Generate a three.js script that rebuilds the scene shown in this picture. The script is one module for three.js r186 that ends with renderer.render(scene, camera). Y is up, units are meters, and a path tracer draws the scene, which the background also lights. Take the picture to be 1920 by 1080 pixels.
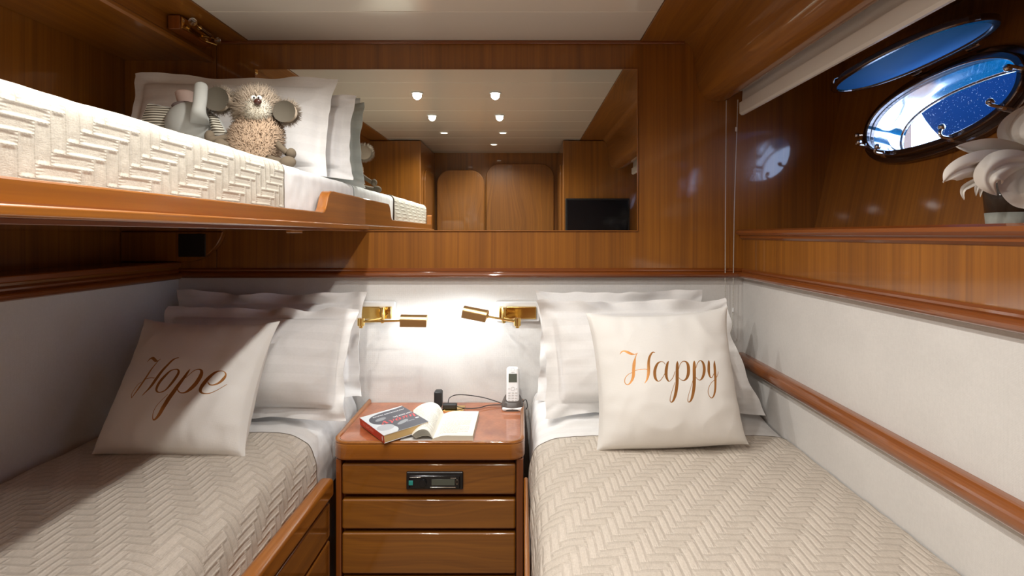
import * as THREE from 'three';
import { RoundedBoxGeometry } from 'three/addons/geometries/RoundedBoxGeometry.js';
import { mergeGeometries, toCreasedNormals } from 'three/addons/utils/BufferGeometryUtils.js';
import { ImprovedNoise } from 'three/addons/math/ImprovedNoise.js';
import { RectAreaLightUniformsLib } from 'three/addons/lights/RectAreaLightUniformsLib.js';

// ------------------------------------------------------------------ camera, sky, exposure
const FOCAL = 1080, PPX = 980, PPY = 440, EYE = new THREE.Vector3(0, 1.2, 2.0);
const scene = new THREE.Scene();
const camera = new THREE.PerspectiveCamera(2 * Math.atan(540 / FOCAL) * 180 / Math.PI, 1920 / 1080, 0.02, 200);
camera.position.copy(EYE);
camera.lookAt(0, 1.2, 0);
camera.setViewOffset(1920, 1080, 960 - PPX, 540 - PPY, 1920, 1080);
camera.updateProjectionMatrix();
scene.background = new THREE.Color().setRGB(4.0, 5.6, 8.8);      // bright daylight outside the portholes
const renderer = new THREE.WebGLRenderer({ antialias: true });
renderer.toneMapping = THREE.LinearToneMapping;
renderer.toneMappingExposure = 1.0;
renderer.shadowMap.enabled = true;
RectAreaLightUniformsLib.init();
const DOWN_WARM = new THREE.Color().setRGB(1.0, 0.968, 0.915), DOWN_POWER = 1.25;
const READ_COOL = new THREE.Color().setRGB(0.86, 0.94, 1.0), READ_POWER = 0.085;

// ------------------------------------------------------------------ helpers
const V2 = (x, y) => new THREE.Vector2(x, y), V3 = (x, y, z) => new THREE.Vector3(x, y, z);
const P = (px, py, Z) => V3((px - PPX) * Z / FOCAL, 1.2 - (py - PPY) * Z / FOCAL, 2 - Z);   // a pixel at a known depth
const pn = new ImprovedNoise();
const noise = (x, y, z = 0.37) => pn.noise(x, y, z);
const clamp = (v, a, b) => Math.min(b, Math.max(a, v));
const sstep = (a, b, v) => { const t = clamp((v - a) / (b - a), 0, 1); return t * t * (3 - 2 * t); };
const mix = (a, b, t) => a + (b - a) * t;
function rng(seed) { let s = seed >>> 0; return () => { s = (s + 0x6D2B79F5) | 0; let t = Math.imul(s ^ (s >>> 15), 1 | s); t = (t + Math.imul(t ^ (t >>> 7), 61 | t)) ^ t; return ((t ^ (t >>> 14)) >>> 0) / 4294967296; }; }
const used = {};
function numbered(name) { const n = used[name] = (used[name] ?? -1) + 1; return n ? `${name}_${String(n).padStart(3, '0')}` : name; }
function tag(o, label, category, group) { o.userData.label = label; o.userData.category = category; if (group) o.userData.group = group; return o; }
function thing(name, label, category, pos = [0, 0, 0], group) {
  const o = new THREE.Group(); o.name = numbered(name); o.position.set(...pos); scene.add(o); return tag(o, label, category, group);
}
function mesh(name, geo, mat, parent, label) {
  const g = Array.isArray(geo) ? mergeAll(geo) : geo;
  const m = new THREE.Mesh(g, mat); m.name = parent ? name : numbered(name); m.castShadow = m.receiveShadow = true;
  (parent ?? scene).add(m); if (label) m.userData.label = label; return m;
}
function single(name, geo, mat, label, category, group) { return tag(mesh(name, geo, mat), label, category, group); }
function structure(name) { const o = new THREE.Group(); o.name = name; o.userData.kind = 'structure'; scene.add(o); return o; }
function mergeAll(list) {
  const l = list.map((g) => { const h = g.index ? g.toNonIndexed() : g; for (const k of Object.keys(h.attributes)) if (!['position', 'normal', 'uv'].includes(k)) h.deleteAttribute(k); return h; });
  return l.length === 1 ? l[0] : mergeGeometries(l);
}
// uv in metres: v runs along the grain axis, u across it
function metreUV(geo, grain = 'y') {
  const g = geo.index ? geo.toNonIndexed() : geo, p = g.attributes.position, uv = new Float32Array(p.count * 2), ax = { x: 0, y: 1, z: 2 }[grain];
  const a = V3(), b = V3(), c = V3(), n = V3();
  for (let i = 0; i < p.count; i += 3) {
    a.fromBufferAttribute(p, i); b.fromBufferAttribute(p, i + 1); c.fromBufferAttribute(p, i + 2);
    n.copy(b).sub(a).cross(c.clone().sub(a));
    const w = [Math.abs(n.x), Math.abs(n.y), Math.abs(n.z)], k = w.indexOf(Math.max(...w));
    let o = [0, 1, 2].filter((q) => q !== k && q !== ax)[0], along = ax;
    if (k === ax) { const r = [0, 1, 2].filter((q) => q !== ax); o = r[0]; along = r[1]; }
    [a, b, c].forEach((q, j) => { const e = q.toArray(); uv[(i + j) * 2] = e[o] + 0.37 * e[k]; uv[(i + j) * 2 + 1] = e[along]; });
  }
  g.setAttribute('uv', new THREE.BufferAttribute(uv, 2)); return g;
}
function box(x0, x1, y0, y1, z0, z1, grain = 'y', r = 0.002) {
  const w = x1 - x0, h = y1 - y0, d = z1 - z0, rr = Math.min(r, w / 2.2, h / 2.2, d / 2.2);
  const g = rr > 0 ? new RoundedBoxGeometry(w, h, d, 2, rr) : new THREE.BoxGeometry(w, h, d);
  g.translate((x0 + x1) / 2, (y0 + y1) / 2, (z0 + z1) / 2); return metreUV(g, grain);
}
const shapeOf = (pts) => new THREE.Shape(pts.map(([x, y]) => V2(x, y)));
function extZ(pts, z0, z1, grain = 'z', bevel = 0) {     // profile in x, y swept along z
  const g = new THREE.ExtrudeGeometry(pts instanceof THREE.Shape ? pts : shapeOf(pts), { depth: z1 - z0 - 2 * bevel, bevelEnabled: bevel > 0, bevelThickness: bevel, bevelSize: bevel, bevelOffset: -bevel, bevelSegments: 2, curveSegments: 20 });
  g.translate(0, 0, z0 + bevel); return metreUV(g, grain);
}
function extX(pts, x0, x1, grain = 'x') {                // profile in (z, y) swept along x
  const g = new THREE.ExtrudeGeometry(shapeOf(pts.map(([z, y]) => [-z, y])), { depth: x1 - x0, bevelEnabled: false });
  g.rotateY(Math.PI / 2); g.translate(x0, 0, 0); return metreUV(g, grain);
}
function tube(pts, r, seg = 40, rad = 8, tension = 0.5) { return new THREE.TubeGeometry(new THREE.CatmullRomCurve3(pts.map((p) => p.isVector3 ? p : V3(...p)), false, 'catmullrom', tension), seg, r, rad); }
function rod(a, b, r0, r1 = r0, seg = 14) {
  const A = a.isVector3 ? a : V3(...a), B = b.isVector3 ? b : V3(...b), d = B.clone().sub(A), g = new THREE.CylinderGeometry(r1, r0, d.length(), seg);
  g.applyQuaternion(new THREE.Quaternion().setFromUnitVectors(V3(0, 1, 0), d.clone().normalize())); g.translate(...A.clone().add(B).multiplyScalar(0.5).toArray()); return g;
}
function ball(x, y, z, rx, ry = rx, rz = rx, s = 20) { const g = new THREE.SphereGeometry(1, s, Math.round(s * 0.7)); g.scale(rx, ry, rz); g.translate(x, y, z); return g; }
function gridGeo(nu, nv, fn) {   // fn(i/nu, j/nv) -> [x,y,z,u,v]
  const pos = [], uv = [], idx = [];
  for (let j = 0; j <= nv; j++) for (let i = 0; i <= nu; i++) { const q = fn(i / nu, j / nv); pos.push(q[0], q[1], q[2]); uv.push(q[3] ?? i / nu, q[4] ?? j / nv); }
  for (let j = 0; j < nv; j++) for (let i = 0; i < nu; i++) { const a = j * (nu + 1) + i, b = a + 1, c = a + nu + 1, d = c + 1; idx.push(a, b, d, a, d, c); }
  const g = new THREE.BufferGeometry(); g.setAttribute('position', new THREE.Float32BufferAttribute(pos, 3)); g.setAttribute('uv', new THREE.Float32BufferAttribute(uv, 2)); g.setIndex(idx); g.computeVertexNormals(); return g;
}

// ------------------------------------------------------------------ textures and materials
function hash2(x, y, s) { let h = Math.imul(x, 374761393) + Math.imul(y, 668265263) + Math.imul(s, 1442695041); h = Math.imul(h ^ (h >>> 13), 1274126177); return ((h ^ (h >>> 16)) >>> 0) / 4294967296; }
function pnoise(x, y, px, py, s) {     // periodic value noise
  const xi = Math.floor(x), yi = Math.floor(y), fx = x - xi, fy = y - yi, m = (a, n) => ((a % n) + n) % n;
  const ux = fx * fx * (3 - 2 * fx), uy = fy * fy * (3 - 2 * fy);
  const v = (i, j) => hash2(m(xi + i, px), m(yi + j, py), s);
  return mix(mix(v(0, 0), v(1, 0), ux), mix(v(0, 1), v(1, 1), ux), uy);
}
function dataTex(w, h, fn, srgb, rep) {
  const d = new Uint8Array(w * h * 4);
  for (let y = 0; y < h; y++) for (let x = 0; x < w; x++) { const c = fn(x / w, y / h), o = (y * w + x) * 4; for (let k = 0; k < 3; k++) d[o + k] = clamp(Math.round((Array.isArray(c) ? c[k] : c) * 255), 0, 255); d[o + 3] = 255; }
  return finish(new THREE.DataTexture(d, w, h), srgb, rep);
}
function finish(t, srgb, rep) {
  t.wrapS = t.wrapT = THREE.RepeatWrapping; t.magFilter = THREE.LinearFilter; t.minFilter = THREE.LinearMipmapLinearFilter; t.generateMipmaps = true;
  if (srgb) t.colorSpace = THREE.SRGBColorSpace; if (rep) t.repeat.set(rep[0], rep[1]); t.needsUpdate = true; return t;
}
function canvasTex(w, h, draw, srgb = true) { const c = document.createElement('canvas'); c.width = w; c.height = h; draw(c.getContext('2d'), w, h); return finish(new THREE.CanvasTexture(c), srgb); }

function woodTex(dark, light, seed, figure) {
  return dataTex(1024, 1024, (u, v) => {
    const warp = (pnoise(u * 4, v * 3, 4, 3, seed) - 0.5) * figure + (pnoise(u * 10, v * 7, 10, 7, seed + 1) - 0.5) * figure * 0.3;
    const uu = u + warp;
    let s = 0.36 * pnoise(uu * 40, v * 1.0, 40, 1, seed + 2) + 0.4 * pnoise(uu * 130, v * 2, 130, 2, seed + 3) + 0.24 * pnoise(u * 330, v * 9, 330, 9, seed + 4);
    s = mix(s, pnoise(u * 6, v * 2, 6, 2, seed + 5), 0.25);
    const pore = pnoise(u * 420, v * 26, 420, 26, seed + 6) > 0.86 ? 0.12 : 0;
    const t = clamp((s - 0.5) * 1.55 + 0.5 - pore, 0, 1);
    return [0, 1, 2].map((k) => mix(dark[k], light[k], t));
  }, true, [1 / 0.7, 1 / 1.3]);
}
const VENEER = woodTex([0.46, 0.265, 0.05], [0.61, 0.375, 0.09], 11, 0.012);
const SOLID = woodTex([0.53, 0.30, 0.06], [0.67, 0.41, 0.105], 37, 0.012);
const FIGURED = woodTex([0.45, 0.26, 0.05], [0.61, 0.38, 0.095], 71, 0.14);
const BURL = dataTex(512, 512, (u, v) => {
  let s = 0.5 * pnoise(u * 6, v * 6, 6, 6, 5) + 0.3 * pnoise(u * 15 + pnoise(u * 5, v * 5, 5, 5, 8) * 3, v * 15, 15, 15, 6) + 0.2 * pnoise(u * 60, v * 60, 60, 60, 7);
  s = clamp((s - 0.5) * 1.7 + 0.5, 0, 1); return [mix(0.56, 0.72, s), mix(0.29, 0.42, s), mix(0.14, 0.24, s)];
}, true, [1 / 0.35, 1 / 0.35]);
const wood = (map, o = {}) => new THREE.MeshPhysicalMaterial({ map, roughness: 0.42, clearcoat: 1, clearcoatRoughness: 0.06, ...o });
const M = {
  veneer: wood(VENEER), solid: wood(SOLID, { color: new THREE.Color().setRGB(0.66, 0.5, 0.5) }), rail: wood(SOLID, { roughness: 0.36 }), stained: wood(SOLID, { color: new THREE.Color().setRGB(0.8, 0.66, 0.6) }), figured: wood(FIGURED), burl: wood(BURL, { clearcoat: 1, clearcoatRoughness: 0.04 }),
};
const weave = dataTex(256, 256, (u, v) => { const a = 0.5 + 0.5 * Math.sin(u * Math.PI * 2 * 32), b = 0.5 + 0.5 * Math.sin(v * Math.PI * 2 * 32); return clamp(0.3 * a + 0.3 * b + 0.4 * pnoise(u * 64, v * 64, 64, 64, 3), 0, 1); }, false, [1 / 0.08, 1 / 0.08]);
const weaveColour = dataTex(512, 512, (u, v) => { const s = 0.6 * pnoise(u * 128, v * 40, 128, 40, 4) + 0.4 * pnoise(u * 40, v * 128, 40, 128, 9); const m = pnoise(u * 5, v * 5, 5, 5, 12) * 0.02; return [0.81 + s * 0.025 + m, 0.8 + s * 0.025 + m, 0.785 + s * 0.025 + m]; }, true, [1 / 0.3, 1 / 0.3]);
M.headboard = new THREE.MeshStandardMaterial({ map: weaveColour, bumpMap: weave, bumpScale: 0.0003, roughness: 0.9 });
const stripes = dataTex(256, 256, (u, v) => { const s = (v * 4) % 1 < 0.5 ? 1 : 0, f = pnoise(u * 64, v * 64, 64, 64, 3) * 0.014; return [0.9 + s * 0.016 + f, 0.895 + s * 0.016 + f, 0.888 + s * 0.016 + f]; }, true, [1 / 0.2, 1 / 0.2]);
const stripeRough = dataTex(256, 64, (u, v) => { const s = (v * 4) % 1 < 0.5 ? 1 : 0; return 0.8 - s * 0.16; }, false, [1 / 0.2, 1 / 0.2]);
M.sheet = new THREE.MeshPhysicalMaterial({ map: stripes, roughnessMap: stripeRough, roughness: 1, sheen: 0.2 });
M.cotton = new THREE.MeshPhysicalMaterial({ color: new THREE.Color().setRGB(0.79, 0.78, 0.765), bumpMap: weave, bumpScale: 0.0003, roughness: 0.85, sheen: 0.2 });
// herringbone matelasse: blocks three times as long as wide, puffed, with puckered stitch lines between
const BW = 0.0168, BN = 3, BP = 2 * BN * BW;
function blockAt(u, v) {
  const x = u * 2 * BN, y = v * 2 * BN, i = Math.floor(x), j = Math.floor(y), d = (((i - j) % (2 * BN)) + 2 * BN) % (2 * BN);
  if (d < BN) return { h: 1, s: (d + x - i) / BN, t: y - j };
  const e = d - BN; return { h: 0, s: (BN - 1 - e + y - j) / BN, t: x - i };
}
function quiltHeight(u, v) {
  const b = blockAt(u, v), e = Math.min(b.t, 1 - b.t), f = Math.min(b.s, 1 - b.s) * BN;
  let h = sstep(0, 0.3, e) * sstep(0, 0.32, f);
  const pucker = (1 - sstep(0.05, 0.75, f)) * (0.5 + 0.5 * Math.sin(b.t * Math.PI * 2 * 4));
  h = 0.78 * h + 0.16 * pucker + 0.06 * pnoise(u * 90, v * 90, 90, 90, 2) + 0.1 * pnoise(u * 14, v * 14, 14, 14, 21); return clamp(h, 0, 1);
}
const quiltBump = dataTex(512, 512, (u, v) => quiltHeight(u, v), false, [1 / BP, 1 / (BP * 1.4)]);
function quiltColour(c, satin, seed) {
  return dataTex(512, 512, (u, v) => {
    const b = blockAt(u, v), k = (b.h ? 0 : satin) + (pnoise(u * 110, v * 30, 110, 30, seed) - 0.5) * 0.05 + (pnoise(u * 30, v * 110, 30, 110, seed + 3) - 0.5) * 0.04;
    const e = Math.min(b.t, 1 - b.t), thread = e < 0.05 ? -0.06 : 0; return c.map((q) => q + k + thread);
  }, true, [1 / BP, 1 / (BP * 1.4)]);
}
const quilt = (c, satin, seed) => new THREE.MeshPhysicalMaterial({ map: quiltColour(c, satin, seed), bumpMap: quiltBump, bumpScale: 0.0021, roughness: 0.72, sheen: 0.25, side: THREE.DoubleSide });
M.quiltBunk = quilt([0.75, 0.725, 0.67], 0.012, 3);  // same fabric as the lower beds, colour darkened against the strong bunk light
M.quiltTaupe = quilt([0.775, 0.735, 0.685], 0.03, 8);
const flat = (r, g, b, rough, metal = 0, o = {}) => new THREE.MeshPhysicalMaterial({ color: new THREE.Color().setRGB(r, g, b), roughness: rough, metalness: metal, ...o });
Object.assign(M, {
  ceiling: flat(0.73, 0.68, 0.6, 0.22, 0, { clearcoat: 0.5, clearcoatRoughness: 0.12 }), groove: flat(0.5, 0.46, 0.4, 0.6),
  mirror: flat(0.86, 0.9, 0.865, 0.0, 1), brass: flat(0.83, 0.58, 0.2, 0.14, 1), satinBrass: flat(0.72, 0.5, 0.24, 0.3, 1), chrome: flat(0.62, 0.6, 0.6, 0.1, 1), darkChrome: flat(0.22, 0.18, 0.165, 0.2, 1),  // porthole frames: chrome whose colour holds the dark cabin reflection
  whitePaint: flat(0.78, 0.77, 0.75, 0.5), blind: flat(0.7, 0.67, 0.62, 0.8), blindBar: flat(0.74, 0.7, 0.64, 0.4), black: flat(0.012, 0.012, 0.013, 0.35), blackGloss: flat(0.008, 0.008, 0.01, 0.08), rubber: flat(0.02, 0.02, 0.021, 0.55),
  plasticWhite: flat(0.8, 0.8, 0.8, 0.35), plasticBrown: flat(0.075, 0.06, 0.052, 0.35), screenGrey: flat(0.09, 0.1, 0.08, 0.15), keyGrey: flat(0.55, 0.55, 0.54, 0.5), teal: flat(0.03, 0.3, 0.27, 0.3),
  acrylic: new THREE.MeshPhysicalMaterial({ color: 0xffffff, roughness: 0.03, transmission: 1, thickness: 0.01, ior: 1.49 }),
  pane: new THREE.MeshPhysicalMaterial({ color: 0xffffff, roughness: 0.0, transmission: 1, thickness: 0, ior: 1.5, specularIntensity: 0.3 }),
  darkGlass: new THREE.MeshPhysicalMaterial({ color: new THREE.Color().setRGB(0.05, 0.045, 0.04), roughness: 0.06, clearcoat: 1 }),
  stone: flat(0.34, 0.35, 0.31, 0.8), paper: flat(0.78, 0.75, 0.66, 0.85), paperEdge: flat(0.66, 0.6, 0.48, 0.9), paperOld: flat(0.58, 0.4, 0.17, 0.9), carpet: flat(0.36, 0.3, 0.22, 0.95),
  petal: new THREE.MeshPhysicalMaterial({ color: new THREE.Color().setRGB(0.78, 0.74, 0.68), roughness: 0.75, side: THREE.DoubleSide, sheen: 0.3 }),
  lidSeaBlue: flat(0.012, 0.21, 0.58, 0.6, 0, {}),  // blue sea reflection put into the base colour of the glass lid
});

// ------------------------------------------------------------------ the cabin shell
const YC = 1.872, XL = -1.194, XLU = -1.38, XR = 0.765, HS = 0.2, HX = 1.015, HY = 1.2275, ZF = 2.08, ZR = 2.75;
const floorO = structure('floor'); mesh('carpet', box(-1.5, 1.4, -0.06, 0, -0.08, 2.85, 'z', 0), M.carpet, floorO);
// ceiling: glossy white boards running across, wooden margins
const ceil = structure('ceiling');
mesh('backing', box(-1.5, 1.4, YC + 0.014, YC + 0.06, -0.08, 2.85, 'z', 0), M.groove, ceil);
{ const cuts = [0, 0.264]; for (let z = 0.554; z < 2.74; z += 0.29) cuts.push(z); cuts.push(ZR);
  for (let i = 0; i + 1 < cuts.length; i++) mesh('ceiling_board', box(-0.95, 0.407, YC, YC + 0.013, cuts[i] + 0.0012, cuts[i + 1] - 0.0012, 'x', 0.0025), M.ceiling, ceil);
  mesh('wood_margin', box(-1.1, -0.951, YC - 0.004, YC + 0.013, 0, ZR, 'z'), M.figured, ceil);
  mesh('wood_margin', box(0.408, 0.56, YC - 0.004, YC + 0.013, 0, ZR, 'z'), M.figured, ceil); }
// back wall: veneer above, padded fabric below
const wallBack = structure('wall_back');
mesh('wood_panel', box(-1.062, 1.35, 1.08, 1.93, -0.05, 0, 'y', 0.001), M.veneer, wallBack);
mesh('wood_panel', box(-1.45, -1.064, 1.08, 1.93, -0.05, 0, 'y', 0.001), M.veneer, wallBack);
mesh('fabric_panel', box(-1.25, 0.83, 0, 1.06, -0.05, -0.002, 'y', 0.002), M.headboard, wallBack);
mesh('cornice', box(-1.09, 0.56, YC - 0.012, YC, 0, 0.012, 'x', 0.003), M.solid, wallBack);
const bead = (d, h) => { const pts = [[-0.004, 0]]; for (let i = 0; i <= 10; i++) { const a = -Math.PI / 2 + Math.PI * i / 10; pts.push([d * 0.45 + d * 0.55 * Math.cos(a), h * 0.32 + h * 0.32 * Math.sin(a)]); } pts.push([d * 0.5, h * 0.72], [d * 0.5, h * 0.86], [d * 0.3, h], [-0.004, h]); return pts; };
function struct1(name, geo, mat) { const m = mesh(name, geo, mat); m.userData.kind = 'structure'; return m; }
struct1('trim_1', extX(bead(0.026, 0.034).map(([z, y]) => [z, 1.05 + y]), XL + 0.004, XR, 'x'), M.solid);
// left wall: padded fabric, ledge, recessed veneer behind the bunk
const wallLeft = structure('wall_left');
mesh('fabric_panel', box(XL - 0.05, XL, 0, 1.06, 0, ZF, 'y', 0.002), M.headboard, wallLeft);
const wallUpper = structure('wall_left_upper'); mesh('wood_panel', box(XLU - 0.05, XLU, 1.0, 1.93, 0, ZF, 'y', 0.001), M.veneer, wallUpper);
mesh('ledge', box(XLU, XL + 0.012, 1.088, 1.106, 0.001, ZF, 'z', 0.005), M.solid, wallLeft);
mesh('wood_band', box(XL - 0.04, XL + 0.002, 1.05, 1.089, 0.001, ZF, 'z', 0.001), M.veneer, wallLeft);
struct1('trim_2', extZ(bead(0.026, 0.034).map(([x, y]) => [XL + x, 1.047 + y]), 0.022, ZF), M.solid);
// beam over the bunk
struct1('trim_3', [box(XLU, -1.078, 1.804, YC + 0.012, 0.001, ZF, 'z', 0.004), extZ([[-1.1, 1.797], [-1.078, 1.797], [-1.072, 1.803], [-1.072, 1.812], [-1.078, 1.818], [-1.1, 1.818]], 0.001, ZF)], M.veneer);
// right wall: padded fabric below a shelf, sloping hull with portholes above
const wallRight = structure('wall_right');
mesh('fabric_panel', box(XR, XR + 0.05, 0, 1.06, 0, ZF, 'y', 0.002), M.headboard, wallRight);
mesh('wood_band', box(XR - 0.002, XR + 0.05, 1.06, 1.19, 0.001, ZF, 'y', 0.001), M.veneer, wallRight);
const hullQ = new THREE.Matrix4().makeBasis(V3(0, 0, 1), V3(HS, 1, 0).normalize(), V3(-1, HS, 0).normalize());
const hullFrame = (o, x = 0, y = 0, z = 0) => { const p = V3(x, y, z).applyMatrix4(hullQ); o.quaternion.setFromRotationMatrix(hullQ); o.position.set(HX + p.x, HY + p.y, p.z); return o; };
const PORTS = [{ z: 0.515, v: 0.295 }, { z: 1.6, v: 0.30 }], PA = 0.262, PB = 0.0906, PE = 2.3, PT = 0.045;
const sePts = (a, b, n = 72, e = PE) => Array.from({ length: n }, (_, i) => { const t = i / n * Math.PI * 2, c = Math.cos(t), s = Math.sin(t); return V2(a * Math.sign(c) * Math.abs(c) ** (2 / e), b * Math.sign(s) * Math.abs(s) ** (2 / e)); });
const HT = 0.075;
{ const s = shapeOf([[-0.06, -0.06], [ZF + 0.1, -0.06], [ZF + 0.1, 0.72], [-0.06, 0.72]]);
  for (const p of PORTS) { const h = new THREE.Path(); const pts = sePts(PA + 0.006, PB + 0.006).map((q) => q.rotateAround(V2(0, 0), PT).add(V2(p.z, p.v))); h.setFromPoints(pts.reverse()); s.holes.push(h); }
  const g = new THREE.ExtrudeGeometry(s, { depth: HT, bevelEnabled: false }); g.translate(0, 0, -HT);
  hullFrame(mesh('hull_panel', metreUV(g, 'y'), M.veneer, wallRight)); }
mesh('niche_top', box(0.72, 1.25, 1.80, 1.93, 0.001, ZF, 'z', 0.001), M.veneer, wallRight);
mesh('shelf', box(XR + 0.01, 1.06, 1.196, 1.216, 0.001, ZF, 'z', 0.002), M.veneer, wallRight);
struct1('trim_4', extZ([[XR + 0.03, 1.183], [XR - 0.004, 1.183], [XR - 0.012, 1.189], [XR - 0.012, 1.196], [XR - 0.02, 1.199], [XR - 0.026, 1.205], [XR - 0.026, 1.213], [XR - 0.02, 1.2175], [XR + 0.03, 1.2175]], 0.001, ZF), M.solid);
struct1('trim_5', extZ(bead(0.026, 0.034).map(([x, y]) => [XR - x, 1.05 + y]), 0.022, ZF), M.solid);
struct1('trim_6', extZ((() => { const r = []; for (let i = 0; i <= 14; i++) { const a = Math.PI / 2 + Math.PI * i / 14; r.push([XR - 0.008 + 0.022 * Math.cos(a), 0.77 + 0.022 * Math.sin(a)]); } r.push([XR + 0.004, 0.748], [XR + 0.004, 0.792]); return r; })(), 0.001, ZF), M.stained);
// curved wooden pelmet over the niche
{ const pts = new THREE.SplineCurve([[0.537, 1.869], [0.566, 1.866], [0.588, 1.845], [0.597, 1.8], [0.602, 1.75], [0.612, 1.703], [0.632, 1.674], [0.672, 1.662], [0.712, 1.668], [0.73, 1.69]].map(([x, y]) => V2(x, y))).getPoints(50).map((p) => [p.x, p.y]);
  const g = new THREE.ExtrudeGeometry(shapeOf([...pts, [0.73, 1.93], [0.537, 1.93]]), { depth: ZF - 0.001, bevelEnabled: false }); g.translate(0, 0, 0.001);
  const m = toCreasedNormals(metreUV(g, 'z'), 0.6); struct1('trim_7', m, M.figured); }
// rear of the cabin, seen in the mirror
const wallRear = structure('wall_rear');
mesh('wood_panel', box(-0.8, 0.4, 0, 1.93, ZR, ZR + 0.05, 'y', 0.001), M.veneer, wallRear);
struct1('wall_outer', [box(-1.46, -1.43, 0, 1.95, -0.06, ZR + 0.08, 'y', 0), box(-1.46, 1.3, 0, 1.95, ZR + 0.05, ZR + 0.08, 'y', 0), box(-1.46, 1.3, 0, 1.95, -0.08, -0.05, 'y', 0)], M.veneer);
function roundTop(x0, x1, y0, y1, r) { const s = new THREE.Shape(); s.moveTo(x0, y0); s.lineTo(x1, y0); s.lineTo(x1, y1 - r); s.absarc(x1 - r, y1 - r, r, 0, Math.PI / 2, false); s.lineTo(x0 + r, y1); s.absarc(x0 + r, y1 - r, r, Math.PI / 2, Math.PI, false); s.lineTo(x0, y0); return s; }
{ const d1 = structure('door_1'); mesh('leaf', extZ(roundTop(-0.69, -0.31, 0.02, 1.72, 0.11), ZR - 0.1, ZR - 0.06, 'y', 0.004), M.figured, d1); mesh('handle', [ball(-0.66, 1.02, ZR - 0.115, 0.014), rod([-0.66, 1.02, ZR - 0.1], [-0.66, 1.02, ZR - 0.115], 0.006)], M.brass, d1);
  const d2 = structure('door_2'); mesh('leaf', extZ(roundTop(-0.3, 0.255, 0.02, 1.78, 0.11), ZR - 0.03, ZR - 0.001, 'y', 0.004), M.figured, d2); mesh('handle', [ball(0.2, 1.02, ZR - 0.045, 0.014), rod([0.2, 1.02, ZR - 0.03], [0.2, 1.02, ZR - 0.045], 0.006)], M.brass, d2); }
{ const w = thing('wardrobe', 'tall varnished wooden wardrobe at the foot of the bunk, reflected in the mirror', 'wardrobe', [0, 0, 0], null);
  mesh('carcass', box(XLU - 0.04, -0.72, 0, YC - 0.006, ZF + 0.001, ZR, 'y', 0.008), M.veneer, w);
  const g = extZ(roundTop(-0.22, 0.22, 0.05, 1.68, 0.09), 0, 0.012, 'y', 0.003); g.rotateY(Math.PI / 2); g.translate(-0.7195, 0, ZF + 0.34); mesh('door', g, M.figured, w);
  const v = thing('wardrobe', 'wooden wardrobe carrying the black television, reflected in the mirror', 'wardrobe');
  mesh('carcass', box(0.285, 1.3, 0, YC - 0.006, ZF + 0.001, ZR, 'y', 0.008), M.veneer, v);
  const h = extZ(roundTop(-0.22, 0.22, 0.05, 1.72, 0.09), 0, 0.012, 'y', 0.003); h.rotateY(-Math.PI / 2); h.translate(0.285, 0, ZF + 0.34); mesh('door', h, M.figured, v);
  const t = thing('television', 'flat black television on the wardrobe front, reflected in the mirror', 'television', [0.525, 1.32, ZF]);
  mesh('bezel', box(-0.225, 0.225, -0.135, 0.135, -0.03, -0.0005, 'y', 0.006), M.black, t); mesh('screen', box(-0.212, 0.212, -0.118, 0.122, -0.0315, -0.0295, 'y', 0.0005), M.blackGloss, t); }

// ------------------------------------------------------------------ outside: sea and a moored boat
struct1('sea', box(1.7, 90, 0.7, 0.9, -90, 90, 'z', 0), flat(0.0, 0.042, 0.085, 1, 0, { specularIntensity: 0 }));
{ const b = thing('moored_boat', 'deep blue rounded bow of a boat outside the porthole', 'boat', [3.3, 0.9, -0.9]);
  const g = new THREE.SphereGeometry(1, 64, 40); g.scale(0.8, 0.95, 1.62); g.translate(0, 1.5, 0);
  const navy = flat(0.0003, 0.0125, 0.046, 1, 0, { specularIntensity: 0.1 }); mesh('hull', g, navy, b); mesh('keel', box(-0.25, 0.4, -0.05, 0.9, -0.9, 0.9, 'z', 0.1), navy, b); }

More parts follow.
